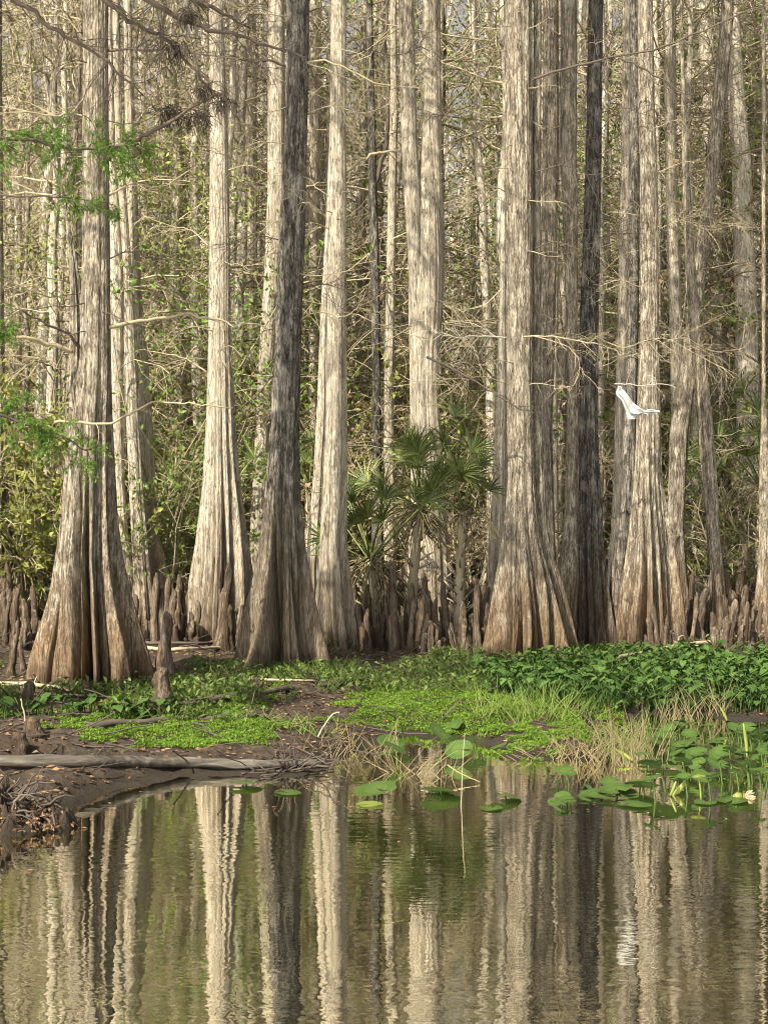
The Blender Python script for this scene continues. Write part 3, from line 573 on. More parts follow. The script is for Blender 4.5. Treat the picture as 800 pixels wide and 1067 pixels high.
for px, D, v in sspots:
    o = sh[v]
    if us[v]: o = copy_tree(o)
    us[v] = True; o.location = tuple(on_ground(px, D)); o.rotation_euler = (0, 0, U(0, 6.28)); s = U(.75, 1.3); o.scale = (s, s, s); per[v].append((px, o))
for v in per: label_by_gap(per[v], sn[v], 'shrub', sn[v]+'s behind the front row')
# leafy trees between the bare ones at the right
def leafy_tree(px, D, h, z0, wd, n, label, mat):
    g = on_ground(px, D); root = empty('broadleaf_tree', g); tag(root, label, 'tree', 'leafy trees among the bare cypresses'); k = 14; z = np.linspace(-.1, h, k)
    m = MB(); ln = np.stack([np.cumsum(rng.normal(size=k)*.05), np.cumsum(rng.normal(size=k)*.05), z], 1); m.tubes(ln, np.linspace(.12, .03, k), 8)
    nb = 22; zb = rng.uniform(z0, h, nb); a = rng.uniform(0, 6.28, nb); p0 = np.stack([np.interp(zb, z, ln[:, 0]), np.interp(zb, z, ln[:, 1]), zb], 1)
    s = curve(p0, np.stack([np.cos(a), np.sin(a), rng.uniform(-.2, .5, nb)], 1), wd*rng.uniform(.6, 1.1, nb), 6, .15, .03); m.tubes(s, np.linspace(.025, .006, 6)[None].repeat(nb, 0), 4); m.build('trunk', M['bark'], root)
    p, dd, t = spawn(s, 9, .2, 1, 1, .8); s2 = curve(p, dd, rng.uniform(.3, .8, len(p)), 4, .2, .08); l = MB(); l.tubes(s2, np.full((len(p), 4), .005), 3, 1)
    p, dd, t = spawn(s2, n, .1, 1, 1, .7); l.leaves(p+dd*.05, rng.uniform(.08, .16, len(p)), .4, dd, mi=0); l.build('crown', [M[mat], M['twig']], root, smooth=False)
leafy_tree(762, 27, 10.5, 6.2, 1.5, 12, 'green-leaved tree right of the slanting trunk near the top', 'leaf_green')
leafy_tree(706, 33, 12.5, 9, 1.5, 10, 'green-leaved tree just left of the slanting trunk near the top', 'leaf_green')
leafy_tree(800, 24, 8.0, 4.0, 1.4, 10, 'olive-leaved tree at the right border at mid height', 'leaf_olive')
leafy_tree(492, 36, 13.5, 9.5, 1.6, 9, 'sparse olive tree below the pale sky gap', 'leaf_far')
# bare vines and dead twigs that fill the air between the trunks: nobody could count them
m = MB(); n = 1200
D = rng.uniform(22, 36, n); px = rng.uniform(-80, 880, n); zt = rng.uniform(.3, 1, n)**1.0*9.5
p0 = np.stack([(px-CX)/F*D, D, zt], 1); s = curve(p0, rng.normal(size=(n, 3))*np.array([1, 1, .8]), rng.uniform(.6, 2.6, n), 7, .25, .02)
m.tubes(s, rng.uniform(.003, .009, (n, 1)).repeat(7, 1)); 
p, dd, t = spawn(s, 3, .1, 1, 1, .8); s2 = curve(p, dd, rng.uniform(.2, .8, len(p)), 4, .25, .04); m.tubes(s2, np.full((len(p), 4), .0035))
nc = 900; cD = rng.uniform(24, 44, nc); cpx = rng.uniform(-80, 880, nc); cz = .3+14*rng.random(nc)
cc = np.stack([(cpx-CX)/F*cD, cD, cz], 1); q = (cc[:, None]+rng.normal(size=(nc, 85, 3))*np.array([.6, .5, .6])).reshape(-1, 3); q = q[q[:, 2] > .3]
m.leaves(q, rng.uniform(.04, .10, len(q)), .5, mi=1)
nc = 170; cD = rng.uniform(22, 34, nc); cpx = rng.uniform(-80, 880, nc); cz = 10*rng.random(nc)**1.0+.2
cc = np.stack([(cpx-CX)/F*cD, cD, cz], 1); q = (cc[:, None]+rng.normal(size=(nc, 80, 3))*np.array([.5, .5, .6])).reshape(-1, 3); q = q[q[:, 2] > .3]
m.leaves(q, rng.uniform(.05, .11, len(q)), .5, mi=2)
for (x_, y_, D_, sx, sy, k_) in [(165, 175, 20, 1.0, .5, 500), (240, 205, 21, .5, .5, 260), (205, 262, 21, .7, .5, 300), (150, 235, 22, .6, .8, 300), (30, 262, 21, .7, .6, 300), (600, 200, 22, .5, .9, 300), (622, 130, 23, .4, .6, 200), (575, 245, 22, .4, .6, 200),
                                 (205, 330, 21, .8, .7, 400), (255, 345, 21, .3, .6, 160), (480, 235, 25, .7, .9, 400), (490, 320, 25, .8, .9, 400), (640, 300, 24, .5, 1, 260), (20, 60, 24, .7, .6, 200)]:
    q = P(x_, y_, D_)+rng.normal(size=(k_, 3))*np.array([sx, .6, sy])*.6; m.leaves(q, rng.uniform(.04, .10, k_), .5, mi=2 if rng.random() < .5 else 1)
tag(m.build('vine_tangle', [M['twig'], M['leaf_far'], M['leaf_green']]), 'leafy vines and dead twigs tangled between the background trunks', 'vines', kind='stuff')
# the far wood that closes the view
m = MB(); n = 420; D = rng.uniform(46, 80, n); px = rng.uniform(-200, 1000, n); hh = rng.uniform(13, 24, n)
gapx = ((px > 468) & (px < 520)) | ((px > 632) & (px < 652)) | ((px > 766) & (px < 796)) | ((px > 32) & (px < 48)); hh = np.where(gapx, np.minimum(hh*.85, 15.5), hh)
p0 = np.stack([(px-CX)/F*D, D, np.full(n, .1)], 1); s = curve(p0, np.stack([rng.normal(size=n)*.04, rng.normal(size=n)*.04, np.ones(n)], 1), hh, 9, .03)
m.tubes(s, (rng.uniform(.1, .26, n)[:, None]*np.linspace(1, .25, 9)), 6, 0)
p, dd, t = spawn(s, 8, .12, 1, 1, .45, .3); s2 = curve(p, dd, rng.uniform(1, 3.5, len(p)), 5, .2, .02); m.tubes(s2, np.linspace(.03, .012, 5)[None].repeat(len(p), 0), 3, 1)
p, dd, t = spawn(s2, 4, .1, 1, 1, .8); s3 = curve(p, dd, rng.uniform(.5, 1.6, len(p)), 3, .2, .03); m.tubes(s3, np.full((len(p), 3), .011), 3, 1)
q = np.concatenate([p, p+rng.normal(size=p.shape)*.5, p+rng.normal(size=p.shape)*.7]); q = q[(fnoise(q[:, 0]*.35, q[:, 2]*.45) > -.15) & (q[:, 2] < 17)]; m.leaves(q, rng.uniform(.12, .34, len(q)), .6, mi=2)
n = 16000; D = rng.uniform(46, 62, n); q = np.stack([(rng.uniform(-200, 1000, n)-CX)/F*D, D, 9*rng.random(n)**1.6], 1); m.leaves(q, rng.uniform(.2, .5, n), .6, mi=3)
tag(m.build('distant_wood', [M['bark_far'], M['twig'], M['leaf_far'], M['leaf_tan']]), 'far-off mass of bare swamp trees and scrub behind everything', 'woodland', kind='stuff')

# ------------------------------------------------------------------ palmettos
def frond(seed, petiole=.7, blade=.55, nb=26, fan=2.5):
    rs = np.random.default_rng(seed); m = MB()
    pl = np.stack([np.zeros(6), np.linspace(0, 1, 6)*petiole*.8, petiole*(np.linspace(0, 1, 6)-.25*np.linspace(0, 1, 6)**2)], 1); m.tubes(pl, np.linspace(.013, .007, 6), 5)
    hub = pl[-1]; fw = unit(np.array([0, .42, .9])); side = np.array([1., 0, 0]); up = np.cross(side, fw)
    for a in np.linspace(-fan/2, fan/2, nb):
        a += rs.normal()*.03; L = blade*(1-.22*abs(a)/1.3)*rs.uniform(.7, 1.1)
        d = fw*math.cos(a)+side*math.sin(a); w = np.cross(d, up); t = np.array([0, .3, .65, 1.0]); dr = -up*0
        c = hub+d*(t[:, None]*L)-np.array([0, 0, 1])*(t[:, None]**2.4*L*rs.uniform(.0, .6))+up*.05*L*np.sin(t[:, None]*3)
        wd = np.array([.003, .0095, .006, .0006])[:, None]
        V = np.concatenate([c+w*wd, c-up*wd*.7, c-w*wd]); f = []
        for j in range(3): f += [[j, j+1, 5+j, 4+j], [4+j, 5+j, 9+j, 8+j]]
        m.add(V, f)
    return m
FR = [frond(s, p, b_, nb) for s, p, b_, nb in [(1, .7, .50, 22), (2, .6, .44, 19), (3, .8, .52, 24), (4, .5, .40, 19)]]
FM = []
def palmetto(loc, th, n, label, scale=1.0, lean=0.0, trunk=True, dead=2):
    root = empty('palmetto', loc); tag(root, label, 'palm', 'palmettos among the cypresses')
    if trunk:
        k = 14; z = np.linspace(-.1, th, k); ln = np.stack([lean*(z/th)**2, z*0, z], 1); m = MB(); m.tubes(ln, (.055*scale)*(1+.18*np.sin(np.arange(k)*2.4))*np.linspace(1.25, .9, k), 10)
        a = rng.uniform(0, 6.28, 40); zz = rng.uniform(.1*th, th, 40); pp = np.stack([np.cos(a)*.06+lean*(zz/th)**2, np.sin(a)*.06, zz], 1)
        s = curve(pp, np.stack([np.cos(a), np.sin(a), np.full(40, 1.2)], 1), .2, 4, .1, .1); m.tubes(s, np.full((40, 4), .011), 4)
        m.build('trunk', M['twig'], root)
    for i in range(n):
        v = random.randrange(4)
        if len(FM) < 4:
            fo = FR[len(FM)].build('frond', M['palm'], root); FM.append(fo)
        else:
            fo = FM[v].copy(); COL.objects.link(fo); fo.parent = root
        fo.location = (lean, 0, th); fo.rotation_euler = (R(U(-12, 30)), R(U(-62, 62)), (i % 2)*math.pi+U(-.5, .5)) if i % 3 else (R(U(-50, 38)), R(U(-12, 12)), i*2.4+U(-.3, .3)); s = scale*U(.8, 1.15); fo.scale = (s, s, s)
    if dead:
        m = MB(); a = rng.uniform(0, 6.28, dead*9); p0 = np.stack([lean+a*0, a*0, a*0+th], 1)+rng.normal(size=(dead*9, 3))*.04
        s = curve(p0, np.stack([np.cos(a), np.sin(a), rng.uniform(-.8, .3, len(a))], 1), rng.uniform(.4, .8, len(a))*scale, 6, .12, .3); m.tubes(s, np.linspace(.010, .004, 6)[None].repeat(len(a), 0)); m.build('dead_frond', M['dry_grass'], root)
g = gpt(426, 664); palmetto(on_ground(428, g[1]-.8), 1.6, 20, 'tallest palmetto in the centre, its fans spread before the forked cypress', 1.05, .12, dead=6)
palmetto(on_ground(390, g[1]-1.0), 1.0, 13, 'low palmetto with upright fans beside the smooth cream cypress', 1.15, -.05, dead=8)
palmetto(on_ground(478, g[1]-.8), 1.6, 9, 'slim palmetto with one dark round fan left of the mottled grey cypress', 1.0, .05, dead=1)
palmetto(on_ground(455, g[1]+.5), 2.1, 10, 'palmetto behind the central clump, its fans standing highest', .9, -.06)
palmetto(on_ground(322, 21.5), 1.9, 9, 'palmetto half hidden behind the charcoal leaning cypress', 1.0)
palmetto(on_ground(792, 21), 1.9, 14, 'dark palmetto at the right border behind the bent stem', 1.2)
palmetto(on_ground(815, 23.5), 3.0, 14, 'taller dark palmetto cut off by the right border', 1.3)
palmetto(on_ground(20, 21), .9, 12, 'dry low palmetto at the left border behind the cleft cypress', 1.2, dead=14)
palmetto(on_ground(770, 29), 4.6, 16, 'tall-stemmed palm with a green head above the right-hand thicket', 1.7)

# ------------------------------------------------------------------ cypress knees
def knee(seed, h, r, heads=1):
    """a woody knob grown up from a root: a lumpy near-cylindrical stem with a rounded head"""
    rs = np.random.default_rng(seed); m = MB(); sides = 14; th = np.arange(sides)/sides*6.283
    for hd in range(heads):
        hh = h*(1 if hd == 0 else rs.uniform(.45, .85)); k = 16; t = np.concatenate([np.linspace(0, .84, 11), [.89, .93, .965, .988, 1]]); off = np.zeros(2) if hd == 0 else rs.uniform(-1, 1, 2)*r*1.3
        cap = np.where(t > .84, np.sqrt(np.clip(1-((t-.84)/.16)**2, .004, 1)), 1)
        rad = r*(.68+.9*np.exp(-t*6)-.14*t+.14*np.interp(t, np.linspace(0, 1, 7), rs.uniform(-1, 1, 7)))*cap
        z = -.08+(hh+.08)*t; lx = np.cumsum(rs.normal(size=k)*.006)+rs.normal()*.07*h*t; ly = np.cumsum(rs.normal(size=k)*.005)+rs.normal()*.06*h*t
        ph = rs.uniform(0, 6.28); n3 = rs.integers(3, 6)
        shp = 1+.20*np.abs(np.cos(n3/2*th+ph))*(1-.5*t)[:, None]+.10*np.cos(7*th+ph*2+2*t[:, None])*(1-t)[:, None]+.05*rs.normal(size=(k, sides))
        V = np.stack([off[0]+lx[:, None]+rad[:, None]*shp*np.cos(th), off[1]+ly[:, None]+rad[:, None]*shp*np.sin(th), np.broadcast_to(z[:, None], shp.shape)], -1)
        j = np.arange(k-1)[:, None]*sides; q = np.arange(sides)[None]
        m.add(V, np.stack([j+q, j+(q+1) % sides, j+sides+(q+1) % sides, j+sides+q], -1).reshape(-1, 4))
    return m
KN = [knee(i, h, r, hd) for i, (h, r, hd) in enumerate([(.42, .055, 3), (.28, .06, 2), (.5, .055, 2), (.36, .055, 4), (.22, .05, 1), (.56, .07, 4), (.46, .045, 2), (.33, .06, 4), (.7, .065, 3)])]
KO = [m.build('cypress_knee', M['knee']) for m in KN]; uk = [False]*len(KO); ki = {'tall': [], 'short': []}
kspots = []
dens = [(-20, 60, 32), (120, 200, 20), (185, 275, 14), (325, 385, 22), (368, 512, 128), (505, 600, 6), (640, 730, 22), (712, 815, 54)]
for a, b_, n in dens:
    for _ in range(n): 
        kspots.append((U(a, b_), 16.6+7.0*random.random()**1.6, random.choices(range(9), [3, 3, 3, 3, 2, 2, 3, 2, 1])[0]))
for px, D, v in kspots:
    if D < gA[1]+2.2 and px < 150: D += 2
    o = KO[v]
    if uk[v]: o = o.copy(); COL.objects.link(o)
    uk[v] = True; o.location = tuple(on_ground(px, D)); o.rotation_euler = (R(U(-8, 8)), R(U(-8, 8)), U(0, 6.28)); s = U(.55, 1.2); o.scale = (s, s, s*U(1.0, 1.7))
    a, b_ = gap(px); w = 'tall' if v in (0, 2, 5, 6, 8) else 'short'
    where = ('right of ' + a) if 'border' in b_ else ('left of ' + b_) if 'border' in a else ('between %s and %s' % (a, b_)).replace(' cypress and ', ' and ')
    tag(o, '%s brown cypress knee crowded %s' % (w, where), 'cypress knee', '%s cypress knees %s' % (w, where))
# the knees one can tell apart
def lone_knee(px, py, h, r, label, mat='knee', heads=1, seed=90, cat='cypress knee', name='cypress_knee'):
    o = knee(seed+int(px), h, r, heads).build(name, M[mat]); o.location = tuple(gpt(px, py)); tag(o, label, cat)
lone_knee(171, 716, .72, .095, 'dark broken stump standing right of the cleft cypress', 'bark_dark', 1, 3, 'stump', 'stump')
lone_knee(166, 738, .34, .10, 'squat black knotty knee in front of the dark broken stump', 'bark_dark', 2)
lone_knee(96, 730, .17, .045, 'small pale knee right in front of the black cleft')
lone_knee(45, 706, .34, .035, 'thin dark knee just left of the cleft buttress', 'bark_dark')
lone_knee(30, 730, .16, .07, 'low dark knee at the end of the pale sticks', 'bark_dark')
lone_knee(40, 768, .15, .09, 'round brown knee behind the fallen log', 'knee', 2)
lone_knee(24, 780, .12, .07, 'small dark knee touching the fallen log', 'bark_dark')
lone_knee(270, 720, .13, .06, 'short brown knee on the mud before the charcoal leaning cypress')
lone_knee(8, 704, .40, .05, 'brown knee standing at the left border beside the sticks')
lone_knee(22, 700, .34, .04, 'narrow grey knee second from the left border')
lone_knee(722, 676, .75, .09, 'thick black knee against the right of the bell-footed cypress', 'bark_dark')
lone_knee(752, 690, .5, .07, 'leaning brown knee behind the leafy bank at right', 'knee', 2)

# ------------------------------------------------------------------ logs and fallen sticks
def stick(pix, r0, r1, label, mat='twig', name='fallen_stick', cat='stick', lift=.03, sides=8, twigs=0, pts=None, tl=.25, wob=.25):
    if pts is None: pts = [gpt(px, py)+np.array([0, 0, lift]) for px, py in pix]
    line = poly(pts); k = len(line); m = MB(); line[1:-1] += rng.normal(size=(k-2, 3))*r0*wob
    m.tubes(line, np.linspace(r0, r1, k)*(1+.08*np.sin(np.arange(k)*1.7)), sides)
    if twigs: spray(m, line, twigs, tl, r1*.6, .02, .2, 2)
    o = m.build(name, M[mat], origin=pts[0]); tag(o, label, cat); return o
pl = [P(px, py, 10.35+dd) for px, py, dd in [(-40, 795, -.05), (40, 795, 0), (90, 795, 0), (140, 795, 0), (200, 796, 0), (260, 798, .05), (310, 797, .1), (333, 797, .12)]]
pl = [gpt(px, py+4)+np.array([0, 0, .035]) for px, py in [(-40, 795), (40, 795), (90, 795), (140, 795), (200, 796), (260, 798), (310, 797), (333, 797)]]
stick(None, .044, .028, 'long grey fallen log lying along the water edge at left', 'log', 'fallen_log', 'log', sides=16, pts=pl, wob=.06)
stick([(-20, 717), (30, 716), (70, 722), (96, 727)], .022, .012, 'upper pale dead stick in front of the cleft cypress at left', 'twig')
stick([(30, 728), (60, 728), (88, 728)], .014, .010, 'short bleached stick below the longer one at left', 'twig')
stick([(150, 678), (185, 680), (225, 678), (243, 679)], .022, .014, 'long whitish stick lying before the broad-skirted cypress', 'twig')
stick([(150, 672), (200, 673), (250, 672)], .018, .014, 'dark stick lying just behind the whitish one', 'twig_dark')
stick([(262, 711), (300, 712), (330, 713)], .014, .008, 'pale twig lying below the charcoal leaning cypress', 'twig')
stick([(188, 740), (240, 730), (300, 722), (356, 715)], .035, .02, 'dark half-sunk log lying across the mud behind the green carpet', 'twig_dark', 'fallen_log', 'log')
stick([(90, 760), (150, 756), (210, 752), (280, 750)], .03, .014, 'mud-brown branch lying behind the log', 'twig_dark')
stick([(640, 700), (690, 690), (740, 682), (805, 668)], .02, .028, 'grey dead branch sloping up to the right border', 'twig', lift=.14, twigs=6)
g0 = gpt(75, 785)
stick(None, .010, .005, 'bent pale twig standing up behind the log at left', 'twig', pts=[P(75, 787, 10.6), P(50, 778, 10.7), (P(30, 765, 10.8)), P(26, 745, 10.8), P(22, 728, 10.8)])
stick(None, .007, .004, 'straight pale twig slanting out of the green carpet', 'twig_pale', pts=[P(330, 770, 11.2), P(338, 756, 11.2), P(347, 744, 11.2), P(354, 742, 11.2)])
stick(None, .008, .004, 'forked white twig on the mud left of the green carpet', 'twig', pts=[P(205, 737, 13), P(205, 731, 13), P(212, 726, 13), P(216, 718, 13)])
stick(None, .0028, .0015, 'thin pale reed stem standing upright in the water at centre', 'twig', pts=[P(480, 846, 9.0), P(481, 822, 9.0), P(482, 792, 9.0), P(484, 764, 9.0)])
stick(None, .005, .003, 'thin straw stalk lying slanted on the water at centre', 'dry_grass', pts=[P(466, 797, 9.9), P(480, 806, 9.8), P(500, 815, 9.7)])
stick(None, .005, .004, 'thin pale twig leaning at left before the cleft buttress', 'twig_pale', pts=[gpt(36, 712), P(44, 690, 13.9), P(50, 668, 14), P(54, 640, 14.1)], twigs=3)
# tangle of twigs at the end of the log
m = MB(); p0 = np.array([P(px, py, 10.1) for px, py in [(295, 800), (300, 802), (310, 800), (325, 799), (288, 803)]]).repeat(5, 0); s = curve(p0, rng.normal(size=(25, 3))*np.array([1, .4, .4]), .28, 7, .3, .0); s[..., 2] = np.maximum(s[..., 2], .01)
m.tubes(s, np.full((25, 7), .005), 4); tag(m.build('twig_tangle', M['twig_dark'], origin=p0[0]), 'tangle of thin dark twigs at the right end of the grey log', 'twigs')

# ------------------------------------------------------------------ mound of roots and rotting leaves at the left waterline
c0 = np.array([-2.15, 8.35, 0.0])
root = empty('root_mound', c0); root.scale = (.85, .8, .85); tag(root, 'dark mound of roots and sodden leaves at the lower left waterline', 'mud mound')
m = MB(); nx, ny = 90, 60; u, v = np.meshgrid(np.linspace(-1, 1, nx), np.linspace(-1, 1, ny)); rr = np.sqrt(u*u+v*v)
zm = .17*(1+.5*fnoise(u*13, v*13))*np.clip(1-rr**2, 0, 1)**.7*(1+.5*fnoise(u*4, v*4))-.03; ii = (np.arange(ny-1)[:, None]*nx+np.arange(nx-1)).ravel()
m.add(np.stack([u*.52, v*.36, zm], -1), np.stack([ii, ii+1, ii+nx+1, ii+nx], 1)); m.build('mud', M['ground'], root)
m = MB(); n = 170; a = rng.uniform(0, 6.28, n); q = rng.uniform(0, .7, n); p0 = np.stack([np.cos(a)*q*.55, np.sin(a)*q*.38, .18*(1-q**2)], 1)
s = curve(p0, rng.normal(size=(n, 3))*np.array([1, .7, .5]), rng.uniform(.12, .4, n), 6, .3, .06); m.tubes(s, rng.uniform(.003, .012, (n, 1))*np.linspace(1, .5, 6)[None], 5); m.build('roots', M['twig_dark'], root)
m = MB(); n = 900; a = rng.uniform(0, 6.28, n); q = np.sqrt(rng.uniform(0, 1, n)); m.leaves(np.stack([np.cos(a)*q*.52, np.sin(a)*q*.36, .15*np.clip(1-q**2, 0, 1)+.02], 1), rng.uniform(.02, .055, n), .5, up=.8); o_ = m.build('wet_leaves', M['litter'], root, smooth=False)
for dx, dy, h in [(-.14, -.1, .30), (-.02, -.16, .26), (.05, -.12, .2)]:
    o = knee(int(h*100), h, .035).build('root_knob', M['knee'], root); o.location = (dx, dy, .06)

# ------------------------------------------------------------------ low vegetation
def scatter(n, x0, x1, y0, y1, cond=None):
    px = rng.uniform(x0, x1, n*1); D = rng.uniform(y0, y1, n); X = (px-CX)/F*D
    k = np.ones(n, bool) if cond is None else cond(X, D, px); X, D = X[k], D[k]; return np.stack([X, D, gz(X, D)], 1)
# leaf litter everywhere on the bank
q = scatter(26000, -80, 880, 8, 24); q = q[q[:, 2] > .02]; m = MB(); m.leaves(q+np.array([0, 0, .012]), rng.uniform(.02, .06, len(q)), .5, np.concatenate([rng.normal(size=(len(q), 2)), np.zeros((len(q), 1))], 1), up=.35)
m2 = MB(); k = 2000; qq = q[rng.choice(len(q), k)]; s = curve(qq+np.array([0, 0, .01]), np.stack([rng.normal(size=k), rng.normal(size=k), rng.uniform(0, .15, k)], 1), rng.uniform(.1, .5, k), 4, .15); 
m.tubes(s, rng.uniform(.003, .007, (k, 1)).repeat(4, 1), 3, 1)
tag(m.build('leaf_litter', [M['litter'], M['twig_dark']], smooth=False), 'brown fallen leaves and twigs strewn over the muddy bank', 'leaf litter', kind='stuff')
# bright green carpet
def ingreen(X, D, px):
    pyy = HY+(HC-gz(X, D))/D*F
    up_ = np.interp(px, [-60, 60, 100, 220, 300, 420, 560, 640], [742, 744, 742, 738, 734, 716, 712, 735]); lo_ = np.interp(px, [-60, 60, 100, 220, 300, 420, 560, 640], [752, 756, 775, 787, 762, 758, 766, 752])
    nz = fnoise(X*2.2+9, D*2.2)+.5*fnoise(X*6, D*6+3)
    e = np.minimum(pyy-up_, lo_-pyy)/10
    return (nz*1.05+np.clip(e, -1.5, 1.3) > .02) & (px < 650) & (gz(X, D) > -.06)
q = scatter(420000, -60, 660, 10.6, 14.5, ingreen); q[:, 2] = np.maximum(q[:, 2], .0)+rng.uniform(.004, .028, len(q))
m = MB(); m.leaves(q, rng.uniform(.008, .018, len(q)), .75, up=.45); tag(m.build('green_carpet', M['duckweed'], smooth=False), 'bright yellow-green carpet of tiny water plants on the mud', 'ground cover', kind='stuff')
# grassy herbs at the feet of the trees
def blades(q, h, w, lean=.5, k=4):
    n = len(q); a = rng.uniform(0, 6.28, n); d = np.stack([np.cos(a)*lean, np.sin(a)*lean, np.ones(n)], 1); return curve(q, d, h, k, .12, .14)
def herbs(X, D, px):
    pyy = HY+(HC-gz(X, D))/D*F; nz = fnoise(X*1.6+1, D*1.6)+.5*fnoise(X*5+7, D*5)
    band = np.where(px > 330, (pyy > 676) & (pyy < 724), (pyy > 690) & (pyy < 754) & (nz > .32)); return band & (nz > -.35) & ~((px > 380) & (px < 500) & (pyy < 684))
q = scatter(30000, -60, 880, 11.5, 18, herbs); m = MB(); n = len(q); s = blades(q, rng.uniform(.06, .2, n), .004, .7); m.tubes(s, np.array([.004, .004, .003, .001])[None].repeat(n, 0), 3)
q2 = q[rng.random(n) < .8]; m.leaves(q2+rng.normal(size=q2.shape)*.03+np.array([0, 0, .08]), rng.uniform(.03, .08, len(q2)), .45, up=.7)
tag(m.build('bank_herbs', M['herb'], smooth=False), 'low green herbs and grass along the foot of the trees', 'ground cover', kind='stuff')
# broad dark leaves on the right bank
def taro_leaf(m, base, h, size, az):
    d = np.array([math.cos(az), math.sin(az), 0]); tip = base+np.array([0, 0, h])+d*h*.45; m.tubes(poly([base, base+np.array([0, 0, h*.6])+d*h*.1, tip], 5), np.linspace(.006, .004, 5), 3)
    sd = np.array([-d[1], d[0], 0]); f = d*.85-np.array([0, 0, U(.2, .7)]); f /= np.linalg.norm(f); up = np.cross(sd, f); up = up if up[2] > 0 else -up
    out = [(-.28, .0, .0), (-.38, .26, -.02), (-.12, .40, -.05), (.25, .28, -.03), (.75, 0, -.10)]
    L = [tip+(f*a+sd*b_+up*c)*size for a, b_, c in out]; Rr = [tip+(f*a-sd*b_+up*c)*size for a, b_, c in out[1:4]]
    V = L+Rr+[tip+f*.2*size+up*-.04*size]; m.add(V, [[0, 1, 8], [1, 2, 8], [2, 3, 8], [3, 4, 8], [4, 7, 8], [7, 6, 8], [6, 5, 8], [5, 0, 8]])
def taro_zone(X, D, px):
    pyy = HY+(HC-gz(X, D))/D*F; up_ = np.interp(px, [500, 560, 640, 720, 860], [706, 696, 690, 690, 690]); lo_ = np.interp(px, [500, 560, 640, 720, 860], [720, 736, 742, 744, 745]); return (pyy > up_) & (pyy < lo_)
q = scatter(9000, 500, 860, 12.5, 17, taro_zone); m = MB()
for p in q[:3400]:
    taro_leaf(m, p, U(.05, .25), U(.035, .105), U(0, 6.28))
tag(m.build('leafy_plants', M['taro'], smooth=False), 'dark green broad-leaved plants massed over the right bank', 'plants', kind='stuff')
lab = ['leftmost leafy sprout at the left border', 'leafy sprout below the low dark knee', 'bushy leafy sprout below the left sticks', 'leafy sprout under the cleft buttress', 'taller leafy sprout right below the black cleft', 'leafy sprout below the right root of the cleft cypress', 'small leafy sprout before the squat black knee', 'lone leafy sprout right of the squat black knee']
for l, px in zip(lab, [6, 30, 55, 78, 98, 122, 148, 172]):
    m = MB(); g = gpt(px, 748+U(-4, 3))
    for i in range(9): taro_leaf(m, g+rng.normal(size=3)*np.array([.06, .03, 0]), U(.06, .17), U(.06, .11), U(0, 6.28))
    tag(m.build('leafy_sprout', M['taro'], origin=g, smooth=False), l, 'plant', 'leafy sprouts on the left bank')
# grass tufts
def tuft(px, py, n, h, spread, label, mat='dry_grass', lean=.6, z=None):
    g = gpt(px, py); m = MB(); n = int(n); q = g+rng.normal(size=(n, 3))*np.array([spread, .10, 0]); q[:, 2] = np.maximum(gz(q[:, 0], q[:, 1]), -.05)
    q = g+np.clip(q-g, -2*spread, 2*spread); a = rng.uniform(0, 6.28, n); d = np.stack([np.cos(a)*lean, np.sin(a)*lean*.6, np.ones(n)], 1); s = curve(q, d, h*rng.uniform(.5, 1.25, n), 7, .09, .07)
    k = np.array([.003, .0036, .0034, .003, .0025, .0018, .0008]); m.tubes(s, k[None].repeat(n, 0), 3); tag(m.build('grass_tuft', M[mat], origin=g, smooth=False), label, 'grass', 'grass tufts at the waterline')
tuft(712, 750, 40, .32, .11, 'tall straw-yellow grass tuft in front of the dark leaves', lean=.5)
tuft(745, 746, 24, .34, .06, 'smaller straw grass tuft right of the tall yellow one', lean=.5)
tuft(575, 790, 50, .15, .16, 'wide matted dry grass tuft at the waterline under the mottled cypress', lean=1.3)
tuft(612, 793, 46, .24, .12, 'brown reedy grass tuft standing in the shallows right of the matted one', lean=.5)
tuft(655, 792, 70, .42, .12, 'thin tall mixed grass tuft left of the lily pads', lean=.35)
tuft(660, 778, 50, .32, .12, 'green grass tuft behind the thin tall one', 'green_grass', .5)
tuft(640, 762, 40, .2, .18, 'short straw grass tuft behind the reedy ones', lean=.8)
tuft(535, 752, 70, .28, .15, 'green grass tuft at the right end of the bright carpet', 'green_grass', .5)
tuft(580, 752, 60, .30, .15, 'green grass tuft in front of the broad leaves', 'green_grass', .6)
tuft(450, 806, 24, .2, .10, 'arching dry grass tuft in the water at centre', lean=.9)
tuft(422, 806, 14, .34, .05, 'few arching pale blades left of the central dry tuft', lean=.9)
tuft(340, 786, 14, .16, .08, 'straw grass tuft at the right end of the log', lean=.7)
tuft(362, 782, 20, .2, .08, 'yellowish grass tuft right of the log end', lean=.6)
tuft(395, 786, 16, .30, .07, 'sparse pale grass tuft among the dark pads', lean=.6)
tuft(310, 762, 70, .16, .2, 'low olive grass tuft on the mud behind the log end', 'green_grass', .9)
tuft(350, 705, 60, .2, .2, 'green grass tuft at the right root of the charcoal cypress', 'green_grass', .9)
tuft(295, 700, 60, .15, .12, 'green grass tuft at the foot of the striped buttress', 'green_grass', .9)

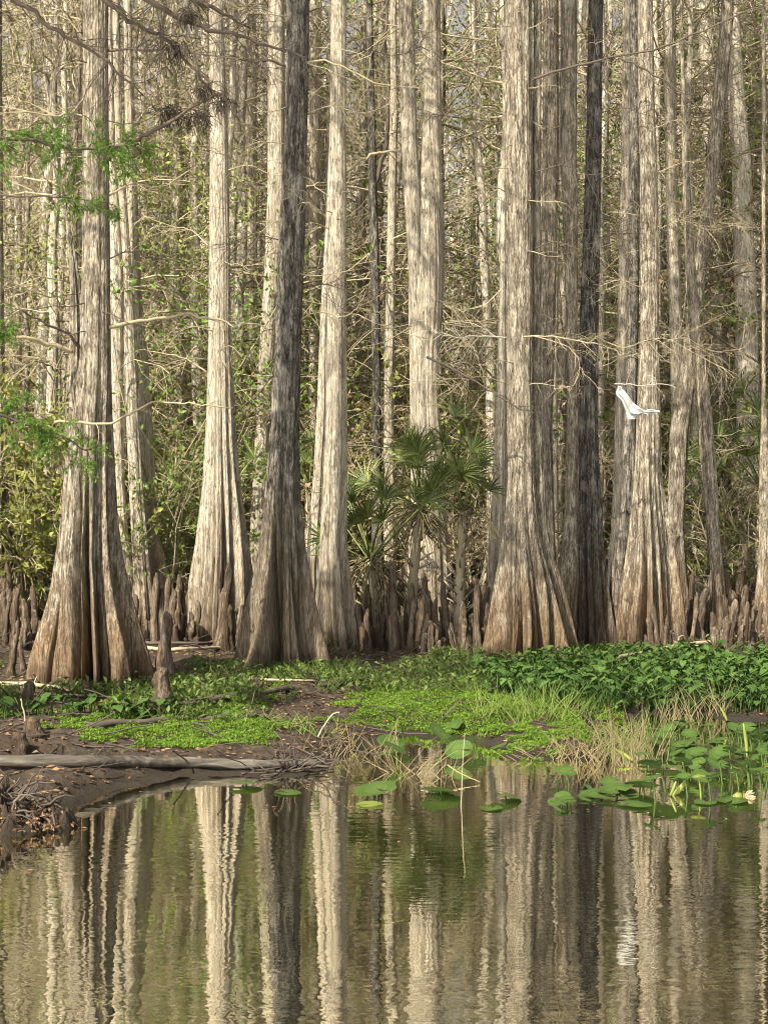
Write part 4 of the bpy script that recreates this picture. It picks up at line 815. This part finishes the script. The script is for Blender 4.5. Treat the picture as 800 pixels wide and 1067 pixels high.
# ------------------------------------------------------------------ lily pads
def pad_mesh(m, c, r, az, tilt, fold=.0, seed=0, stem=True):
    rs = np.random.default_rng(seed); n = 28; a = np.linspace(.22, 6.283-.22, n); rad = r*(1-.18*np.exp(-(np.minimum(a, 6.283-a)/.5)**2))*(1+.03*rs.normal(size=n))*1.0
    ca, sa = math.cos(az), math.sin(az); V = [np.array([-.15*r, 0, 0])]
    for f in (.55, 1.0):
        for q, k in zip(a, rad):
            x, y = math.cos(q)*k*f*1.12, math.sin(q)*k*f*.92; z = fold*abs(y)*f+.03*r*math.sin(3*q+seed)*f; V.append(np.array([x, y, z]))
    V = np.array(V); Rt = np.array([[1, 0, 0], [0, math.cos(tilt), -math.sin(tilt)], [0, math.sin(tilt), math.cos(tilt)]]); V = V@Rt.T
    V = V@np.array([[ca, sa, 0], [-sa, ca, 0], [0, 0, 1]])+c
    f3 = [[0, 1+i, 2+i] for i in range(n-1)]; f4 = [[1+i, 1+n+i, 2+n+i, 2+i] for i in range(n-1)]
    m.add(V, f3); m.add(V, f4)
    if stem and c[2] > .02: m.tubes(poly([c, c*np.array([1, 1, .5])+np.array([.01, 0, 0]), np.array([c[0]+.03, c[1]+.02, -.1])], 6), np.full(6, .006), 5)
def pad(px, py, w, tilt=0.0, az=None, fold=.0, h=.008, mat='pad', label=None, name='lily_pad'):
    D = F*(HC-h)/(py-HY); c = P(px, py, D); r = w*.86/2/F*D; m = MB()
    pad_mesh(m, np.array([0, 0, 0.])+np.array([0, 0, c[2]]), r, U(0, 6.28) if az is None else az, tilt, fold, int(px*7+py))
    o = m.build(name, M[mat]); o.location = (c[0], c[1], 0)
    return o
pads = []
known = [(255, 816, 38, .1, .02, 'pad', 'lone bright lily pad by the log, far left of the others'), (300, 826, 34, 0, .005, 'pad', 'flat dull lily pad right of the lone bright one'),
         (392, 822, 52, .25, .05, 'pad', 'tilted dark lily pad beside the central pads on their left'), (385, 838, 34, 0, .006, 'pad_yellow', 'half-sunk dull pad below the tilted dark one'),
         (458, 824, 48, .3, .03, 'pad', 'wide lily pad left of the upright reed stem'), (525, 828, 46, .3, .03, 'pad', 'large lily pad right of the upright reed stem'), (512, 842, 30, 0, .006, 'pad', 'small flat pad under the large pad right of the reed'),
         (582, 832, 30, -.5, .03, 'pad', 'nearly black-shaded pad under the reedy grass'), (590, 803, 24, .45, .10, 'pad', 'small raised pad leaning over the reedy grass'),
         (640, 822, 46, .2, .05, 'pad', 'broad pad lying in front of the thin tall grass'), (625, 828, 46, .1, .02, 'pad', 'dull pad overlapped by the broad pad'), (668, 818, 42, .35, .06, 'pad', 'glossy pad right of the broad one'), (690, 806, 40, .4, .12, 'pad', 'raised pad over the bright trunk reflection'), (712, 778, 44, .6, .14, 'pad', 'upright pad with its face to the viewer at right'),
         (660, 838, 40, 0, .008, 'pad', 'flat pad low beneath the glossy one'), (762, 834, 44, 0, .006, 'pad', 'thin flat pad carrying the fading flower'), (734, 836, 30, 0, .006, 'pad', 'narrow floating pad left of the flower pad')]
for px, py, w, t, h, mt, l in known:
    o = pad(px, py, w, t, None, .05, h, mt); tag(o, l, 'lily pad', 'lily pads on the pond')
auto = []
for i in range(112):
    px = U(668, 830); py = U(752, 812); auto.append((px, py, U(20, 40), U(0, .7), U(.02, .16)))
for i in range(9): auto.append((U(575, 672), U(812, 840), U(26, 46), U(0, .5), U(.01, .06)))
items = []
for px, py, w, t, h in auto:
    items.append((px, py, pad(px, py, w*.68, t, None, U(-.1, .15), h, 'pad' if random.random() < .97 else 'pad_yellow')))
for i in range(9):
    px = U(405, 520); py = U(758, 786); items.append((px, py, pad(px, py, U(22, 38), U(.1, .7), None, .05, U(.03, .12), 'pad')))
rows = {}
for px, py, o in items:
    key = ('central dark' if px < 540 else 'right-hand'); rows.setdefault((key, int((py-750)//13)), []).append((px, o))
rw = ['farthest', 'second farthest', 'middle', 'second nearest', 'near', 'nearer', 'nearest']
for (key, rI), l in rows.items():
    l.sort(key=lambda q: q[0])
    for i, (px, o) in enumerate(l): tag(o, '%s pad from left in the %s row of the %s lily patch' % (ORD[i], rw[max(0, min(rI, 6))], key), 'lily pad', 'lily pads on the pond')
# rolled young leaves and the fading bloom
def blade_leaf(pts, w, label, mat='pad_yellow'):
    line = poly(pts); k = len(line); m = MB(); m.tubes(line, w*np.sin(np.linspace(.25, 2.9, k))**.7, 6); tag(m.build('rolled_leaf', M[mat], origin=pts[0]), label, 'leaf', 'rolled young lily leaves')
blade_leaf([P(700, 829, 9.3), P(708, 822, 9.3), P(715, 812, 9.3)], .018, 'stout rolled yellow leaf leaning in the water before the bright reflection')
blade_leaf([P(697, 831, 9.25), P(701, 822, 9.25), P(704, 814, 9.25)], .010, 'slim rolled leaf left of the stout one')
blade_leaf([P(778, 790, 10.6), P(777, 774, 10.6), P(774, 754, 10.6)], .014, 'tall upright pale green leaf among the right-hand pads')
blade_leaf([P(640, 781, 10.7), P(650, 786, 10.6), P(658, 792, 10.5)], .014, 'bright yellow drooping leaf in the thin tall grass')
blade_leaf([P(750, 737, 12.3), P(755, 746, 12.3), P(757, 751, 12.3)], .011, 'pale leaf hanging at the right end of the straw grass')
fl = P(768, 832, 9.2); root = empty('water_flower', fl); tag(root, 'fading pink and cream flower with green cup on the flat right pad', 'flower')
m = MB(); m.tubes(np.array([[-.03, 0, .0], [0, 0, .01], [.025, 0, .012]]), np.array([.018, .03, .024]), 8); m.build('cup', M['pad_yellow'], root)
m = MB(); a = np.linspace(-1.2, 1.2, 7); m.leaves(np.stack([.06+.02*np.cos(a), .03*np.sin(a), .012+.02*np.sin(a*2)], 1), .075, .4, np.stack([np.cos(a)*1.2, np.sin(a)*.5, np.sin(a*2)*.5], 1)); m.build('petals', M['petal'], root, smooth=False)

m = MB(); n = 260; D = rng.uniform(7.2, 10.8, n)**1.0; q = np.stack([(rng.uniform(-20, 820, n)-CX)/F*D, D, np.full(n, .006)], 1); q = q[gz(q[:, 0], q[:, 1]) < -.03]; q = q[rng.random(len(q)) < (q[:, 1]-6.6)/4.4]
m.leaves(q, rng.uniform(.012, .045, len(q)), .5, np.concatenate([rng.normal(size=(len(q), 2)), np.zeros((len(q), 1))], 1), up=.05)
tag(m.build('floating_debris', M['litter'], smooth=False), 'specks of fallen leaf floating on the pond', 'floating leaves', kind='stuff')
# ------------------------------------------------------------------ white cloth caught on the twig
Dc = gJ[1]-.8
up_ = [(648, 402.5), (651, 406), (655, 412), (659, 416.5), (662.5, 420.5), (666, 423.5), (669.5, 426), (673, 427), (677, 426), (682, 426.5), (687.5, 428)]
lo_ = [(643.5, 402.5), (642.5, 410), (648, 418), (652, 427), (655, 434.5), (661, 436.5), (667, 432.5), (671, 431), (675, 431.5), (682, 431), (687, 430)]
nu, ns = 60, 22
a = poly([P(x, y, Dc) for x, y in up_], nu); b = poly([P(x, y, Dc) for x, y in lo_], nu); sv = np.linspace(0, 1, ns); uv = np.linspace(0, 1, nu)
W = np.linalg.norm(a-b, axis=1)
sheet = a[:, None]*(1-sv)[None, :, None]+b[:, None]*sv[None, :, None]
dep = W[:, None]*(.20*np.sin(sv[None]*15+3*uv[:, None])+.10*np.sin(sv[None]*29+9*uv[:, None]+1)+.35*(sv[None]-.5)**2*4)+.012*np.sin(uv*22)[:, None]
front = sheet.copy(); front[..., 1] += dep; back = front.copy(); back[..., 1] += .008
front[..., 2] += (.006*np.sin(uv*40))[:, None]*(sv > .9)[None]
m = MB(); ii = (np.arange(nu-1)[:, None]*ns+np.arange(ns-1)).ravel(); o2 = nu*ns
Fq = np.concatenate([np.stack([ii, ii+1, ii+ns+1, ii+ns], 1), o2+np.stack([ii, ii+ns, ii+ns+1, ii+1], 1)])
e1 = np.arange(nu-1)*ns; e2 = e1+ns-1; c1 = np.arange(ns-1); c2 = c1+(nu-1)*ns
Fq = np.concatenate([Fq, np.stack([e1, e1+ns, o2+e1+ns, o2+e1], 1), np.stack([e2+ns, e2, o2+e2, o2+e2+ns], 1), np.stack([c1+1, c1, o2+c1, o2+c1+1], 1), np.stack([c2, c2+1, o2+c2+1, o2+c2], 1)])
m.add(np.concatenate([front.reshape(-1, 3), back.reshape(-1, 3)]), Fq)
tag(m.build('white_cloth', M['cloth'], origin=a[0]), 'limp white cloth snagged on a pale twig before the bell-footed cypress', 'cloth')

# ------------------------------------------------------------------ camera, sun, sky
cam = bpy.data.cameras.new('camera'); co = bpy.data.objects.new('camera', cam); COL.objects.link(co); co.location = (0, 0, HC); co.rotation_euler = (R(90), 0, 0)
cam.sensor_fit = 'VERTICAL'; cam.sensor_height = 36; cam.lens = 36*F/1067; cam.shift_y = (HY-533.5)/1067; cam.clip_end = 2000; SC.camera = co
EL, AZ = R(42), R(37)                                # sun height; angle to the left of straight behind the camera
sun = bpy.data.lights.new('sun', 'SUN'); sun.energy = 5.0; sun.angle = R(.5); sun.color = (1.0, .91, .74)
so = bpy.data.objects.new('sun', sun); COL.objects.link(so)
from mathutils import Vector
to = Vector((-math.sin(AZ)*math.cos(EL), -math.cos(AZ)*math.cos(EL), math.sin(EL))); so.rotation_euler = to.to_track_quat('Z', 'Y').to_euler()
w = bpy.data.worlds.new('World'); SC.world = w; w.use_nodes = True; nt = w.node_tree; nt.nodes.clear()
sky = nt.nodes.new('ShaderNodeTexSky'); sky.sky_type = 'NISHITA'; sky.sun_disc = False; sky.sun_elevation = EL; sky.sun_rotation = math.atan2(to.x, to.y); sky.dust_density = 6; sky.air_density = 1.0
bg = N(nt, 'ShaderNodeBackground', Strength=.05); hs = N(nt, 'ShaderNodeHueSaturation', Saturation=.08, Value=1.6); nt.links.new(sky.outputs[0], hs.inputs['Color']); nt.links.new(hs.outputs[0], bg.inputs[0]); wo = nt.nodes.new('ShaderNodeOutputWorld'); nt.links.new(bg.outputs[0], wo.inputs[0])
SC.view_settings.view_transform = 'Standard'; SC.view_settings.look = 'None'; SC.view_settings.gamma = 1; SC.view_settings.exposure = 1.03
SC.cycles.filter_width = 1.05; SC.cycles.max_bounces = 6; SC.cycles.diffuse_bounces = 3; SC.cycles.glossy_bounces = 3; SC.cycles.transmission_bounces = 3; SC.cycles.transparent_max_bounces = 4
SC.cycles.use_denoising = True; SC.cycles.sample_clamp_indirect = 6
